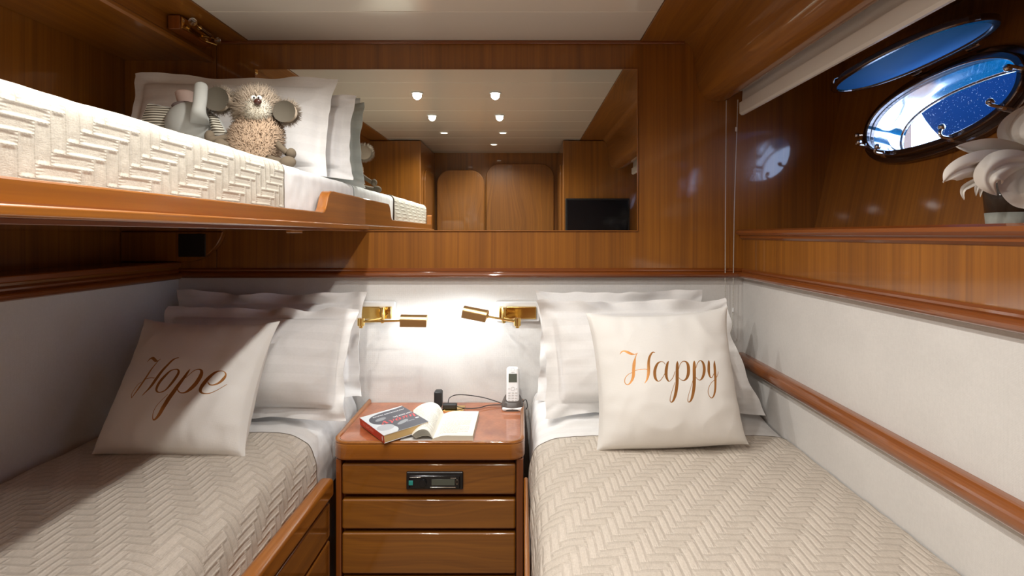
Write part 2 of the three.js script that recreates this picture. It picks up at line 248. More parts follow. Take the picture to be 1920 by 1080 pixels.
// ------------------------------------------------------------------ portholes
function ringGeo(a1, b1, a0, b0, d0, d1) { const s = new THREE.Shape(sePts(a1, b1)); s.holes.push(new THREE.Path(sePts(a0, b0).reverse())); const h = 0.004, g = new THREE.ExtrudeGeometry(s, { depth: d1 - d0 - 2 * h, bevelEnabled: true, bevelThickness: h, bevelSize: h, bevelOffset: -h, bevelSegments: 3 }); g.translate(0, 0, d0 + h); return g; }
PORTS.forEach((p, n) => {
  const w = structure(`window_${n + 1}`); hullFrame(w, p.z, p.v, 0); w.rotateZ(PT);
  mesh('flange', ringGeo(PA + 0.034, PB + 0.034, PA + 0.002, PB + 0.002, 0.0005, 0.016), M.darkChrome, w);
  mesh('inner_rim', ringGeo(PA + 0.018, PB + 0.018, PA, PB, 0.014, 0.03), M.darkChrome, w);
  const tp = sePts(PA + 0.003, PB + 0.003, 96), N = tp.length;
  mesh('tunnel', gridGeo(N, 6, (u, v) => { const q = tp[Math.round(u * N) % N], k = 1 - 0.015 * v - (v > 0.45 && v < 0.75 ? 0.012 : 0); return [q.x * k, q.y * k, 0.012 - v * (HT + 0.02)]; }), flat(0.8, 0.82, 0.84, 0.12, 1, { side: THREE.DoubleSide }), w);
  mesh('glass', (() => { const g = new THREE.ShapeGeometry(new THREE.Shape(sePts(PA * 0.985, PB * 0.985))); g.translate(0, 0, -HT + 0.004); return g; })(), M.pane, w);
  mesh('outer_rim', ringGeo(PA + 0.05, PB + 0.05, PA * 0.98, PB * 0.98, -HT - 0.012, -HT - 0.001), M.chrome, w);
  const r = rng(5 + n), drops = new THREE.InstancedMesh(new THREE.SphereGeometry(1, 6, 4), flat(0.85, 0.88, 0.92, 0.25), 620), m4 = new THREE.Matrix4(); drops.name = 'water_drops'; drops.userData.kind = 'stuff';  // white base colour stands in for bright sky refracted in the drops
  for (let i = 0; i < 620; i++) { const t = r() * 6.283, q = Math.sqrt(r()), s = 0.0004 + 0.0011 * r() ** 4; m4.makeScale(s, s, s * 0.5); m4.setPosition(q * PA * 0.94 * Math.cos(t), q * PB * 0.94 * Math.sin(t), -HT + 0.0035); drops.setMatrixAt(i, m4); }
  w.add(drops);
  // screw clamps round the rim
  for (const t of [-2.75, -2.12, -1.25, 0.12, -0.55]) { const c = Math.cos(t), s = Math.sin(t), o = V2((PA + 0.012) * Math.sign(c) * Math.abs(c) ** (2 / PE), (PB + 0.012) * Math.sign(s) * Math.abs(s) ** (2 / PE)), d = o.clone().normalize();
    const inner = o.clone().addScaledVector(V2(0.15 * d.x, d.y), -0.034);
    mesh('clamp', [tube([[o.x, o.y, 0.026], [o.x, o.y, 0.05], [inner.x * 0.35 + o.x * 0.65, mix(o.y, inner.y, 0.35), 0.056], [inner.x, inner.y, 0.052]], 0.0045, 16), ball(inner.x, inner.y, 0.052, 0.0085, 0.0085, 0.0085, 14), rod([o.x, o.y, 0.014], [o.x, o.y, 0.032], 0.009)], M.chrome, w); }
  mesh('clamp', [ball(-PA - 0.045, 0.0, 0.03, 0.009), rod([-PA - 0.025, 0, 0.012], [-PA - 0.045, 0, 0.03], 0.005)], M.chrome, w);
  // the glazed inner cover, hinged at the top edge and swung up
  const hy = PB + 0.03, ang = -0.279, L = new THREE.Group(); L.name = 'cover'; L.position.set(0.0, hy, 0.03); L.rotation.x = Math.PI / 2 - ang - Math.PI / 2 + 0; w.add(L);
  L.rotation.x = 0; const cw = Math.cos(ang), sw = Math.sin(ang);   // cover plane: x along the rim, w away from the hinge
  const toLid = (g) => { const m = new THREE.Matrix4().makeBasis(V3(1, 0, 0), V3(0, sw, cw), V3(0, -cw, sw)); g.applyMatrix4(m); return g; };
  const off = 0.125, sh = 0.06;
  mesh('cover_frame', toLid(ringGeo(PA - 0.005, PB + 0.012, PA - 0.024, PB - 0.004, -0.008, 0.008).translate(sh, off, 0)), M.darkChrome, L);
  mesh('cover_glass', toLid((() => { const s = new THREE.Shape(sePts(PA - 0.02, PB)); const g = new THREE.ExtrudeGeometry(s, { depth: 0.006, bevelEnabled: false }); g.translate(sh, off, -0.003); return g; })()), M.lidSeaBlue, L);
  for (const x of [-0.06, 0.13]) mesh('hinge', toLid(mergeAll([rod([x - 0.02, 0.0, 0], [x + 0.02, 0.0, 0], 0.008), box(x - 0.013, x + 0.013, 0, 0.035, -0.004, 0.004, 'y', 0.002)])), M.chrome, L);
  mesh('hook', toLid(tube([[-0.05, off + PB + 0.01, 0], [-0.05, off + PB + 0.02, 0.004], [-0.054, off + PB + 0.022, 0.014]], 0.002, 10)), M.chrome, L);
});

// ------------------------------------------------------------------ ceiling downlights
const row = (q) => [`recessed ceiling downlight of the bunk-side row, ${q}`, `recessed ceiling downlight of the middle row, ${q}`];
const DL = [...row('next to the mirror wall'), ...row('second from the mirror wall'), ...row('third from the mirror wall'), 'single recessed ceiling downlight before the rear doors'];
[[-0.5, 0.74], [-0.13, 0.74], [-0.51, 1.255], [-0.13, 1.255], [-0.517, 1.8], [-0.13, 1.8], [-0.214, 2.29]].forEach(([x, z], i) => {
  const d = thing('ceiling_downlight', DL[i], 'light', [x, YC, z], 'ceiling downlights');
  const ring = new THREE.TorusGeometry(0.026, 0.004, 8, 28); ring.rotateX(Math.PI / 2); ring.translate(0, -0.001, 0); mesh('trim_ring', ring, M.whitePaint, d);
  const lens = new THREE.CylinderGeometry(0.022, 0.022, 0.003, 24); lens.translate(0, -0.0012, 0);
  mesh('lamp_lens', lens, new THREE.MeshStandardMaterial({ color: 0xffffff, emissive: new THREE.Color().setRGB(1, 0.93, 0.8), emissiveIntensity: 6 }), d);
  const s = new THREE.SpotLight(DOWN_WARM, DOWN_POWER, 0, 1.4, 0.4, 2); s.position.set(0, -0.012, 0); s.target.position.set(0, -1, 0); s.castShadow = true; s.shadow.radius = 1; d.add(s); d.add(s.target);
});

// ------------------------------------------------------------------ mirror
{ const m = thing('mirror', 'wide frameless mirror on the wooden wall above the headboard', 'mirror', [-0.265, 1.4935, 0.0]);
  mesh('mirror_glass', box(-0.661, 0.661, -0.2785, 0.2785, 0.0005, 0.005, 'x', 0), M.mirror, m);
  mesh('edge_bead', [box(-0.664, 0.664, -0.2815, -0.2785, 0, 0.006, 'x', 0.001), box(-0.664, 0.664, 0.2785, 0.2815, 0, 0.006, 'x', 0.001), box(0.661, 0.664, -0.2785, 0.2785, 0, 0.006, 'y', 0.001), box(-0.664, -0.661, -0.2785, 0.2785, 0, 0.006, 'y', 0.001)], M.rail, m); }

// ------------------------------------------------------------------ beds
// cloth lying over a mattress: section [x, y] from the wall to the hanging edge, swept along z
function drape(section, z0, z1, o = {}) {
  const c = new THREE.CatmullRomCurve3(section.map(([x, y]) => V3(x, y, 0)), false, 'catmullrom', 0.3), L = c.getLength(), nu = Math.round(L / 0.008), nv = Math.round((z1 - z0) / 0.008), { amp = 0.002, seed = 0, lift = 0, thick = 0.004, edge = 0 } = o;
  const pts = c.getSpacedPoints(nu), nrm = pts.map((p, i) => { const a = pts[Math.max(0, i - 1)], b = pts[Math.min(nu, i + 1)], t = b.clone().sub(a).normalize(); return V3(-t.y, t.x, 0).multiplyScalar(o.flip ? -1 : 1); });
  const at = (u, v, k) => { const i = Math.round(u * nu), p = pts[i], n = nrm[i]; let z = mix(z0, z1, v) + edge * noise(u * 3, seed, 4.4) * (1 - v);
    const w = amp * (noise(u * L * 9 + seed, z * 7, seed) + 0.5 * noise(u * L * 30, z * 24 + seed, seed)) + lift + k;
    return [p.x + n.x * w, p.y + n.y * w + (o.bump ? o.bump(p.x, z) * sstep(0.5, 0.58, p.y) : 0), z, u * L, z]; };
  const top = gridGeo(nu, nv, (u, v) => at(u, v, 0)), bot = gridGeo(nu, nv, (u, v) => at(u, v, -thick));
  const bi = bot.index.array; for (let i = 0; i < bi.length; i += 3) { const t = bi[i]; bi[i] = bi[i + 1]; bi[i + 1] = t; } bot.computeVertexNormals();
  if (!o.flip) { /* normals face up when the section runs from the wall on the left to the aisle on the right */ }
  const rim = [gridGeo(nu, 1, (u, v) => at(u, 0, -thick * (1 - v))), gridGeo(nu, 1, (u, v) => at(u, 1, -thick * v)), gridGeo(nv, 1, (u, v) => at(1, u, -thick * (1 - v)))];
  const g = mergeAll([top, bot, ...rim]); g.userData.edge = Array.from({ length: nu + 1 }, (_, i) => V3(...at(i / nu, 0, -thick * 0.35)).add(V3(0, 0, -0.0012))); return g;
}
function coverlet(geo, mat, label) { const c = single('coverlet', geo, mat, label, 'coverlet'); mesh('edge_line', new THREE.TubeGeometry(new THREE.CatmullRomCurve3(geo.userData.edge.filter((_, i) => i % 2 === 0)), 160, 0.0028, 6), M.edge_line, c, 'dark line along the coverlet edge'); return c; }
M.edge_line = flat(0.16, 0.13, 0.1, 0.9);  // thin dark line along the leading edge of each coverlet
// ---- left bed
function bedFrame(label, x0, x1, face, sign, thick = 0.04) {
  const b = thing('berth', label, 'bed', [0, 0, 0]); const inx = face - sign * thick;
  mesh('base', box(Math.min(x0, inx - sign * 0.022), Math.max(x0, inx - sign * 0.022), 0.02, 0.44, 0.002, 1.95, 'z', 0.002), M.veneer, b);
  mesh('side_rail', box(Math.min(inx, face), Math.max(inx, face), 0.468, 0.522, 0.386, 1.96, 'z', 0.012), M.rail, b);
  const bx = face - sign * 0.006;
  mesh('carcass_side', box(Math.min(inx - sign * 0.02, bx - sign * 0.012), Math.max(inx - sign * 0.02, bx - sign * 0.012), 0.02, 0.44, 0.386, 1.96, 'z', 0.001), M.solid, b);
  for (let k = 0; k < 2; k++) for (const [a, c] of [[0.365, 0.46], [0.06, 0.355]]) { const z0 = 0.405 + k * 0.78, z1 = z0 + 0.765; mesh('drawer', box(Math.min(bx - sign * 0.02, bx), Math.max(bx - sign * 0.02, bx), a, c, z0, z1, 'z', 0.005), M.veneer, b); }
  return b;
}
bedFrame('varnished wooden berth base with drawers beneath the taupe bed under the bunk', XL + 0.004, 0, -0.527, 1);
bedFrame('varnished wooden berth base under the taupe bed with the Happy cushion', XR - 0.004, 0, 0.003, -1, 0.012);
const TL = 0.648, TR = 0.612;
const secL = [[XL + 0.008, TL - 0.03], [XL + 0.05, TL - 0.006], [-1.0, TL], [-0.85, TL + 0.004], [-0.7, TL], [-0.64, TL - 0.006], [-0.595, TL - 0.03], [-0.577, TL - 0.075], [-0.572, 0.5], [-0.572, 0.462]];
const secR = [[XR - 0.006, TR - 0.012], [XR - 0.05, TR - 0.003], [0.55, TR + 0.002], [0.35, TR + 0.006], [0.14, TR], [0.085, TR - 0.007], [0.046, TR - 0.028], [0.031, TR - 0.07], [0.027, 0.5], [0.027, 0.452]];
const headBumpL = (x, z) => 0.028 * (1 - sstep(0.02, 0.24, z)) * (0.4 + 0.6 * sstep(-1.0, -0.6, x));
const headBumpR = (x, z) => 0.062 * (1 - sstep(0.0, 0.33, z)) * (0.5 + 0.5 * (1 - sstep(0.2, 0.5, x)));
single('mattress', box(XL + 0.012, -0.585, 0.441, TL - 0.035, 0.006, 1.93, 'z', 0.03), M.sheet, 'white mattress under the sheet of the bed below the bunk', 'mattress');
single('mattress', box(0.04, XR - 0.008, 0.441, TR - 0.03, 0.006, 1.93, 'z', 0.03), M.sheet, 'white mattress under the sheet of the bed with the Happy cushion', 'mattress');
single('bed_sheet', drape(secL, 0.008, 0.62, { amp: 0.004, seed: 1.3, lift: 0.003, bump: headBumpL, thick: 0.003 }), M.sheet, 'white striped sheet at the head of the bed below the bunk', 'sheet');
single('bed_sheet', drape(secR, 0.008, 0.56, { amp: 0.004, seed: 4.1, lift: 0.003, bump: headBumpR, thick: 0.003, flip: true }), M.sheet, 'white sheet at the head of the bed with the Happy cushion', 'sheet');
const cutL = secL.slice(), cutR = secR.slice();
coverlet(drape(cutL, 0.425, 1.94, { amp: 0.004, seed: 7.7, lift: 0.009, thick: 0.005, edge: 0.01 }), M.quiltTaupe, 'taupe quilted coverlet half in shadow on the bed below the bunk');
coverlet(drape(cutR, 0.345, 1.94, { amp: 0.004, seed: 9.9, lift: 0.009, thick: 0.005, edge: 0.01, flip: true }), M.quiltTaupe, 'taupe quilted coverlet on the bed with the Happy cushion');

// ---- bunk
{ const b = thing('bunk', 'varnished wooden upper bunk with a notched front rail', 'bunk', [0, 0, 0]);
  const sh = new THREE.Shape(); sh.moveTo(0.002, 1.232); sh.lineTo(1.475, 1.232); sh.lineTo(1.475, 1.31); sh.lineTo(1.465, 1.318); sh.lineTo(1.455, 1.31); sh.lineTo(1.452, 1.262); sh.lineTo(0.43, 1.262); sh.bezierCurveTo(0.385, 1.262, 0.395, 1.326, 0.345, 1.326); sh.lineTo(0.002, 1.326); sh.lineTo(0.002, 1.232);
  const g = new THREE.ExtrudeGeometry(sh, { depth: 0.022, bevelEnabled: true, bevelThickness: 0.003, bevelSize: 0.003, bevelOffset: -0.003, bevelSegments: 2, curveSegments: 16 }); g.rotateY(-Math.PI / 2); g.translate(-0.548, 0, 0);
  mesh('front_rail', metreUV(g, 'z'), M.rail, b);
  mesh('bottom_board', box(XLU + 0.002, -0.532, 1.2175, 1.2325, 0.003, 1.475, 'z', 0.004), M.rail, b);
  mesh('lower_strip', box(XLU + 0.002, -0.55, 1.211, 1.2178, 0.003, 1.47, 'z', 0.001), M.solid, b);
  mesh('latch', box(-0.575, -0.562, 1.204, 1.212, 0.53, 0.6, 'z', 0.001), M.chrome, b); }
const TB = 1.372, secB = [[XLU + 0.006, TB - 0.02], [XLU + 0.05, TB], [-1.0, TB + 0.006], [-0.68, TB + 0.002], [-0.605, TB], [-0.593, TB - 0.004], [-0.5872, TB - 0.013], [-0.586, TB - 0.035], [-0.5855, 1.28], [-0.586, 1.245]];
single('mattress', box(XLU + 0.006, -0.597, 1.234, TB - 0.03, 0.008, 1.46, 'z', 0.03), M.sheet, 'white mattress lying in the upper bunk', 'mattress');
single('bed_sheet', drape(secB, 0.01, 0.8, { amp: 0.003, seed: 2.2, lift: 0.003, thick: 0.003 }), M.sheet, 'white striped sheet at the head of the upper bunk', 'sheet');
coverlet(drape(secB, 0.605, 1.465, { amp: 0.0022, seed: 3.3, lift: 0.008, thick: 0.005, edge: 0.012 }), M.quiltBunk, 'taupe quilted coverlet on the upper bunk');

// ------------------------------------------------------------------ pillows and cushions
function pillowGeo({ w, h, t, flange = 0, seed = 1, wr = 0.01, pinch = 0.05, soft = 0.42, ear = 0, sag = 0.25, wave = 0.006, bend = 0, fold = 0, flare = 0, skew = 0, belly = 0 }) {
  const nu = 72, nv = 60, fu = flange / (w / 2), fv = flange / (h / 2);
  const f = (side) => (a, b) => {
    const u = a * 2 - 1, v = b * 2 - 1;
    const iu = clamp(u / (1 - fu), -1, 1), iv = clamp(v / (1 - fv), -1, 1);
    const body = Math.max(0, (1 - iu * iu) * (1 - iv * iv)) ** soft;
    const corner = (Math.abs(u) * Math.abs(v)) ** 6;
    let x = w / 2 * u * (1 - pinch * (1 - v * v) * u * u + ear * corner), y = h / 2 * v * (1 - (v < 0 ? pinch - belly : pinch) * (1 - u * u) * v * v + ear * corner);
    const X = x * 9 + seed * 3.1, Y = y * 9 - seed * 1.7;
    const big = noise(X * 0.55, Y * 0.55, seed), fine = noise(X * 1.5 + big * 2.2, Y * 1.5, seed + 3);
    const ridge = 1 - Math.abs(noise(X * 0.8 + Y * 0.4, Y * 1.1 - X * 0.3, seed + 9)) * 2;
    const edgeW = 1 - Math.min(1, body);
    // gathers that run in from the seams
    const gather = (Math.sin(v * 19 + seed + 3 * noise(v * 4, seed)) * sstep(0.45, 0.98, Math.abs(iu)) * (1 - Math.abs(iu) ** 8) + Math.sin(u * 21 + seed * 2 + 3 * noise(u * 4, seed + 5)) * sstep(0.45, 0.98, Math.abs(iv)) * (1 - Math.abs(iv) ** 8));
    let z = side * (t / 2) * body * (1 - sag * v) + side * body ** 0.5 * wr * (0.8 * big + 0.35 * fine + 0.5 * ridge * ridge * (0.3 + edgeW)) + side * wr * 0.12 * gather;
    const out = Math.max(Math.abs(u) - (1 - fu), Math.abs(v) - (1 - fv), 0) * Math.min(w, h) / 2;
    const fl = flange ? sstep(0, flange, out) : 0;
    const sideW = noise(v * 3.2 + seed * 5, (u > 0 ? 3.3 : 8.6) + seed, 1.5), topW = noise(u * 3.2 + seed * 7, (v > 0 ? 5.1 : 2.7) + seed, 6.5); z += side * 0.0012 + fl * wave * 3.2 * mix(topW, sideW, sstep(-0.12, 0.12, Math.abs(u) - Math.abs(v)));
    x += fl * wave * 0.7 * noise(v * 4 + seed, u); y += fl * wave * 0.8 * noise(u * 4 - seed, v);
    x += -flare * v * u * w / 2 - skew * v; z += bend * (u * u) - fold * (v > 0 ? v * v : 0);
    return [x, y + h / 2, z, x + w / 2, y + h / 2];
  };
  const F = gridGeo(nu, nv, f(1)), B = gridGeo(nu, nv, f(-1)); const bi = B.index.array; for (let i = 0; i < bi.length; i += 3) { const q = bi[i]; bi[i] = bi[i + 1]; bi[i + 1] = q; } B.computeVertexNormals();
  const rim = [gridGeo(nu, 1, (a, b) => f(b ? -1 : 1)(a, 0)), gridGeo(nu, 1, (a, b) => f(b ? 1 : -1)(a, 1)), gridGeo(nv, 1, (a, b) => f(b ? 1 : -1)(0, a)), gridGeo(nv, 1, (a, b) => f(b ? -1 : 1)(1, a))];
  return { body: mergeAll([F, B, ...rim]) };
}
function pillow(label, o, pos, lean, turn, roll, group) {
  const p = mesh('pillow', pillowGeo(o).body, M.sheet); tag(p, label, 'pillow', group);
  p.position.set(...pos); p.rotation.set(-lean, turn, roll, 'YXZ'); return p;
}
// bed below the bunk
pillow('white flanged pillow against the headboard behind the striped pillow and the Hope cushion', { w: 0.64, h: 0.345, t: 0.11, flange: 0.045, seed: 2.1, wr: 0.012, wave: 0.016 }, [-0.845, 0.668, 0.115], 0.14, 0.0, 0.0);
pillow('white striped flanged pillow standing right behind the Hope cushion', { w: 0.6, h: 0.335, t: 0.17, flange: 0.035, seed: 5.3, wr: 0.013, wave: 0.014 }, [-0.815, 0.662, 0.33], 0.36, 0.0, -0.01);
// bed beside the porthole wall
pillow('white flanged pillow against the headboard, rearmost behind the Happy cushion', { w: 0.56, h: 0.362, t: 0.1, flange: 0.04, seed: 8.2, wr: 0.012, wave: 0.014 }, [0.325, 0.652, 0.1], 0.12, 0, 0.0);
pillow('white flanged pillow standing right behind the Happy cushion', { w: 0.64, h: 0.358, t: 0.13, flange: 0.045, seed: 6.6, wr: 0.014, wave: 0.018, flare: 0.06, skew: 0.028 }, [0.378, 0.645, 0.24], 0.27, 0, 0.012);
// bunk
pillow('white flanged pillow against the mirror, rearmost on the upper bunk', { w: 0.7, h: 0.29, t: 0.1, flange: 0.04, seed: 3.9, wr: 0.012, wave: 0.014 }, [-0.915, 1.388, 0.085], 0.12, 0, -0.02);
pillow('white striped flanged pillow behind the two plush toys on the upper bunk', { w: 0.66, h: 0.34, t: 0.13, flange: 0.035, seed: 7.4, wr: 0.012, wave: 0.007 }, [-0.935, 1.385, 0.215], 0.24, 0, -0.025);

// gold script lettering: strokes traced as [x, y, width] in zoomed pixels of the photograph
const HAPPY = { ox: 1150, oy: 640, k: 8.309, s: [
  [[120, 190, 4], [150, 150, 16], [190, 143, 22], [240, 165, 40], [290, 190, 36], [330, 198, 14], [370, 190, 10], [388, 178, 5]],
  [[372, 195, 8], [350, 255, 16], [332, 340, 44], [322, 430, 44], [318, 520, 44], [300, 590, 36], [265, 650, 20], [230, 672, 12], [200, 660, 10], [186, 620, 10], [200, 560, 9], [245, 510, 8], [300, 484, 7]],
  [[345, 452, 8], [400, 440, 8], [460, 434, 8], [520, 436, 8]],
  [[652, 170, 8], [620, 168, 18], [590, 200, 26], [562, 260, 34], [548, 340, 40], [545, 420, 44], [540, 500, 40], [522, 580, 28], [500, 625, 14], [478, 655, 5]],
  [[808, 360, 7], [780, 325, 9], [740, 316, 10], [690, 345, 28], [650, 420, 40], [635, 500, 44], [645, 580, 38], [680, 624, 14], [720, 610, 9], [760, 560, 8], [795, 500, 7]],
  [[862, 310, 6], [845, 340, 28], [828, 400, 40], [815, 470, 44], [815, 550, 40], [835, 610, 24], [860, 625, 10], [900, 590, 8], [930, 540, 8], [955, 470, 7]],
  [[1000, 312, 8], [996, 360, 38], [990, 450, 46], [985, 540, 48], [978, 640, 46], [965, 740, 46], [945, 840, 42], [915, 920, 28], [885, 950, 14], [865, 930, 9], [868, 880, 8], [895, 780, 7], [945, 640, 6]],
  [[1015, 430, 7], [1040, 360, 8], [1080, 315, 10], [1120, 312, 16], [1155, 345, 36], [1168, 420, 46], [1160, 510, 44], [1130, 580, 32], [1085, 612, 14], [1040, 600, 8], [1012, 570, 7]],
  [[1262, 305, 8], [1258, 350, 38], [1255, 450, 48], [1252, 550, 48], [1245, 650, 48], [1235, 750, 46], [1215, 850, 40], [1190, 920, 26], [1160, 948, 12], [1142, 925, 9], [1148, 860, 7], [1180, 750, 6], [1225, 610, 6]],
  [[1280, 420, 7], [1300, 360, 8], [1335, 310, 10], [1370, 302, 14], [1402, 340, 36], [1416, 420, 44], [1408, 500, 42], [1380, 570, 30], [1340, 606, 12], [1300, 590, 8], [1280, 565, 7]],
  [[1500, 295, 8], [1498, 330, 32], [1490, 400, 40], [1488, 470, 38], [1500, 540, 24], [1522, 568, 12], [1545, 550, 8], [1570, 500, 7]],
  [[1595, 300, 8], [1588, 370, 36], [1588, 470, 40], [1592, 560, 38], [1590, 650, 34], [1585, 740, 32], [1570, 820, 26], [1545, 870, 16], [1518, 882, 12], [1485, 850, 9], [1468, 790, 9], [1480, 720, 8], [1520, 650, 7], [1570, 605, 7], [1615, 555, 7], [1640, 500, 7], [1643, 468, 5]],
] };
const HOPE = { ox: 230, oy: 650, k: 7.2, s: [
  [[308, 188, 5], [340, 150, 18], [385, 142, 34], [425, 175, 36], [450, 192, 22], [480, 185, 10], [512, 165, 5]],
  [[490, 178, 6], [440, 240, 12], [390, 310, 18], [340, 400, 24], [290, 480, 26], [235, 555, 22], [180, 620, 14], [115, 690, 8]],
  [[115, 690, 6], [118, 640, 6], [165, 570, 6], [215, 510, 6], [260, 485, 6]],
  [[300, 452, 10], [350, 438, 8], [400, 434, 8], [450, 436, 8]],
  [[765, 155, 8], [730, 162, 14], [680, 195, 24], [620, 260, 28], [550, 340, 34], [480, 440, 38], [420, 530, 34], [360, 600, 20], [285, 665, 8]],
  [[720, 315, 10], [660, 340, 18], [590, 410, 34], [520, 500, 36], [485, 580, 28], [495, 622, 16], [540, 632, 12], [610, 600, 18], [680, 520, 30], [740, 430, 34], [772, 360, 28], [760, 320, 16], [720, 315, 10]],
  [[920, 315, 8], [890, 360, 28], [840, 440, 38], [780, 530, 46], [720, 620, 50], [650, 720, 52], [590, 820, 48], [520, 920, 40], [460, 980, 24], [425, 990, 12], [425, 940, 8], [460, 860, 7], [540, 760, 6], [640, 660, 6]],
  [[870, 430, 8], [920, 380, 8], [980, 330, 10], [1040, 310, 14], [1070, 335, 28], [1060, 400, 44], [1010, 490, 50], [940, 570, 44], [870, 625, 22], [810, 636, 12], [775, 610, 10], [765, 580, 7]],
  [[1150, 480, 8], [1180, 515, 14], [1225, 515, 18], [1290, 480, 28], [1345, 420, 36], [1370, 365, 18], [1355, 328, 10], [1310, 318, 10], [1240, 345, 28], [1160, 420, 44], [1095, 510, 48], [1062, 580, 40], [1075, 625, 24], [1120, 642, 12], [1190, 630, 10], [1280, 580, 8], [1345, 530, 7], [1388, 495, 6]],
] };
function cushion(label, word, o, pos, lean, turn, roll) {
  const c = mesh('cushion', pillowGeo(o).body, null); tag(c, label, 'cushion'); c.position.set(...pos); c.rotation.set(-lean, turn, roll, 'YXZ'); c.updateMatrixWorld(true);
  const inv = c.matrixWorld.clone().invert(), e = EYE.clone().applyMatrix4(inv), S = 1024, zf = o.t * 0.46;
  const toC = ([x, y, w]) => { const px = word.ox + x / word.k, py = word.oy + y / word.k, q = P(px, py, 1).applyMatrix4(inv).sub(e), s = (zf - e.z) / q.z; return [(e.x + q.x * s) / o.w + 0.5, (e.y + q.y * s) / o.h, w / word.k * 1.55 / FOCAL / o.w]; };
  const strokes = word.s.map((l) => { const pts = l.map(toC), c3 = new THREE.CatmullRomCurve3(pts.map((p) => V3(p[0], p[1], p[2] )), false, 'catmullrom', 0.5); return c3.getPoints(220); });
  const paint = (ctx, W, bg, fg) => { ctx.fillStyle = bg; ctx.fillRect(0, 0, W, W); ctx.fillStyle = fg;
    for (const l of strokes) for (let i = 0; i + 1 < l.length; i++) { const a = l[i], b = l[i + 1]; for (let k = 0; k < 3; k++) { const t = k / 3; ctx.beginPath(); ctx.arc(mix(a.x, b.x, t) * W, (1 - mix(a.y, b.y, t)) * W, Math.max(0.0011, Math.abs(mix(a.z, b.z, t)) / 2) * W, 0, 6.2832); ctx.fill(); } } };
  const map = canvasTex(S, S, (x, W) => paint(x, W, 'rgb(232,230,225)', 'rgb(178,122,66)')), mr = canvasTex(S, S, (x, W) => paint(x, W, 'rgb(0,215,0)', 'rgb(0,105,165)'), false);
  for (const t of [map, mr]) t.repeat.set(1 / o.w, 1 / o.h);
  c.material = new THREE.MeshPhysicalMaterial({ map, roughnessMap: mr, metalnessMap: mr, roughness: 1, metalness: 1, bumpMap: weave, bumpScale: 0.0002 });
}
cushion('square white cushion reading Hope in gold script, half in shadow', HOPE, { w: 0.37, h: 0.35, t: 0.15, seed: 1.2, wr: 0.011, pinch: 0.075, soft: 0.46, ear: 0.025, sag: 0.3, belly: 0.1 }, [-0.872, 0.66, 0.58], 0.55, 0.0, -0.02);
cushion('square white cushion reading Happy in gold script', HAPPY, { w: 0.4, h: 0.365, t: 0.16, seed: 4.7, wr: 0.011, pinch: 0.07, soft: 0.46, ear: 0.025, sag: 0.3, belly: 0.1 }, [0.402, 0.632, 0.453], 0.3, 0.0, 0.045);

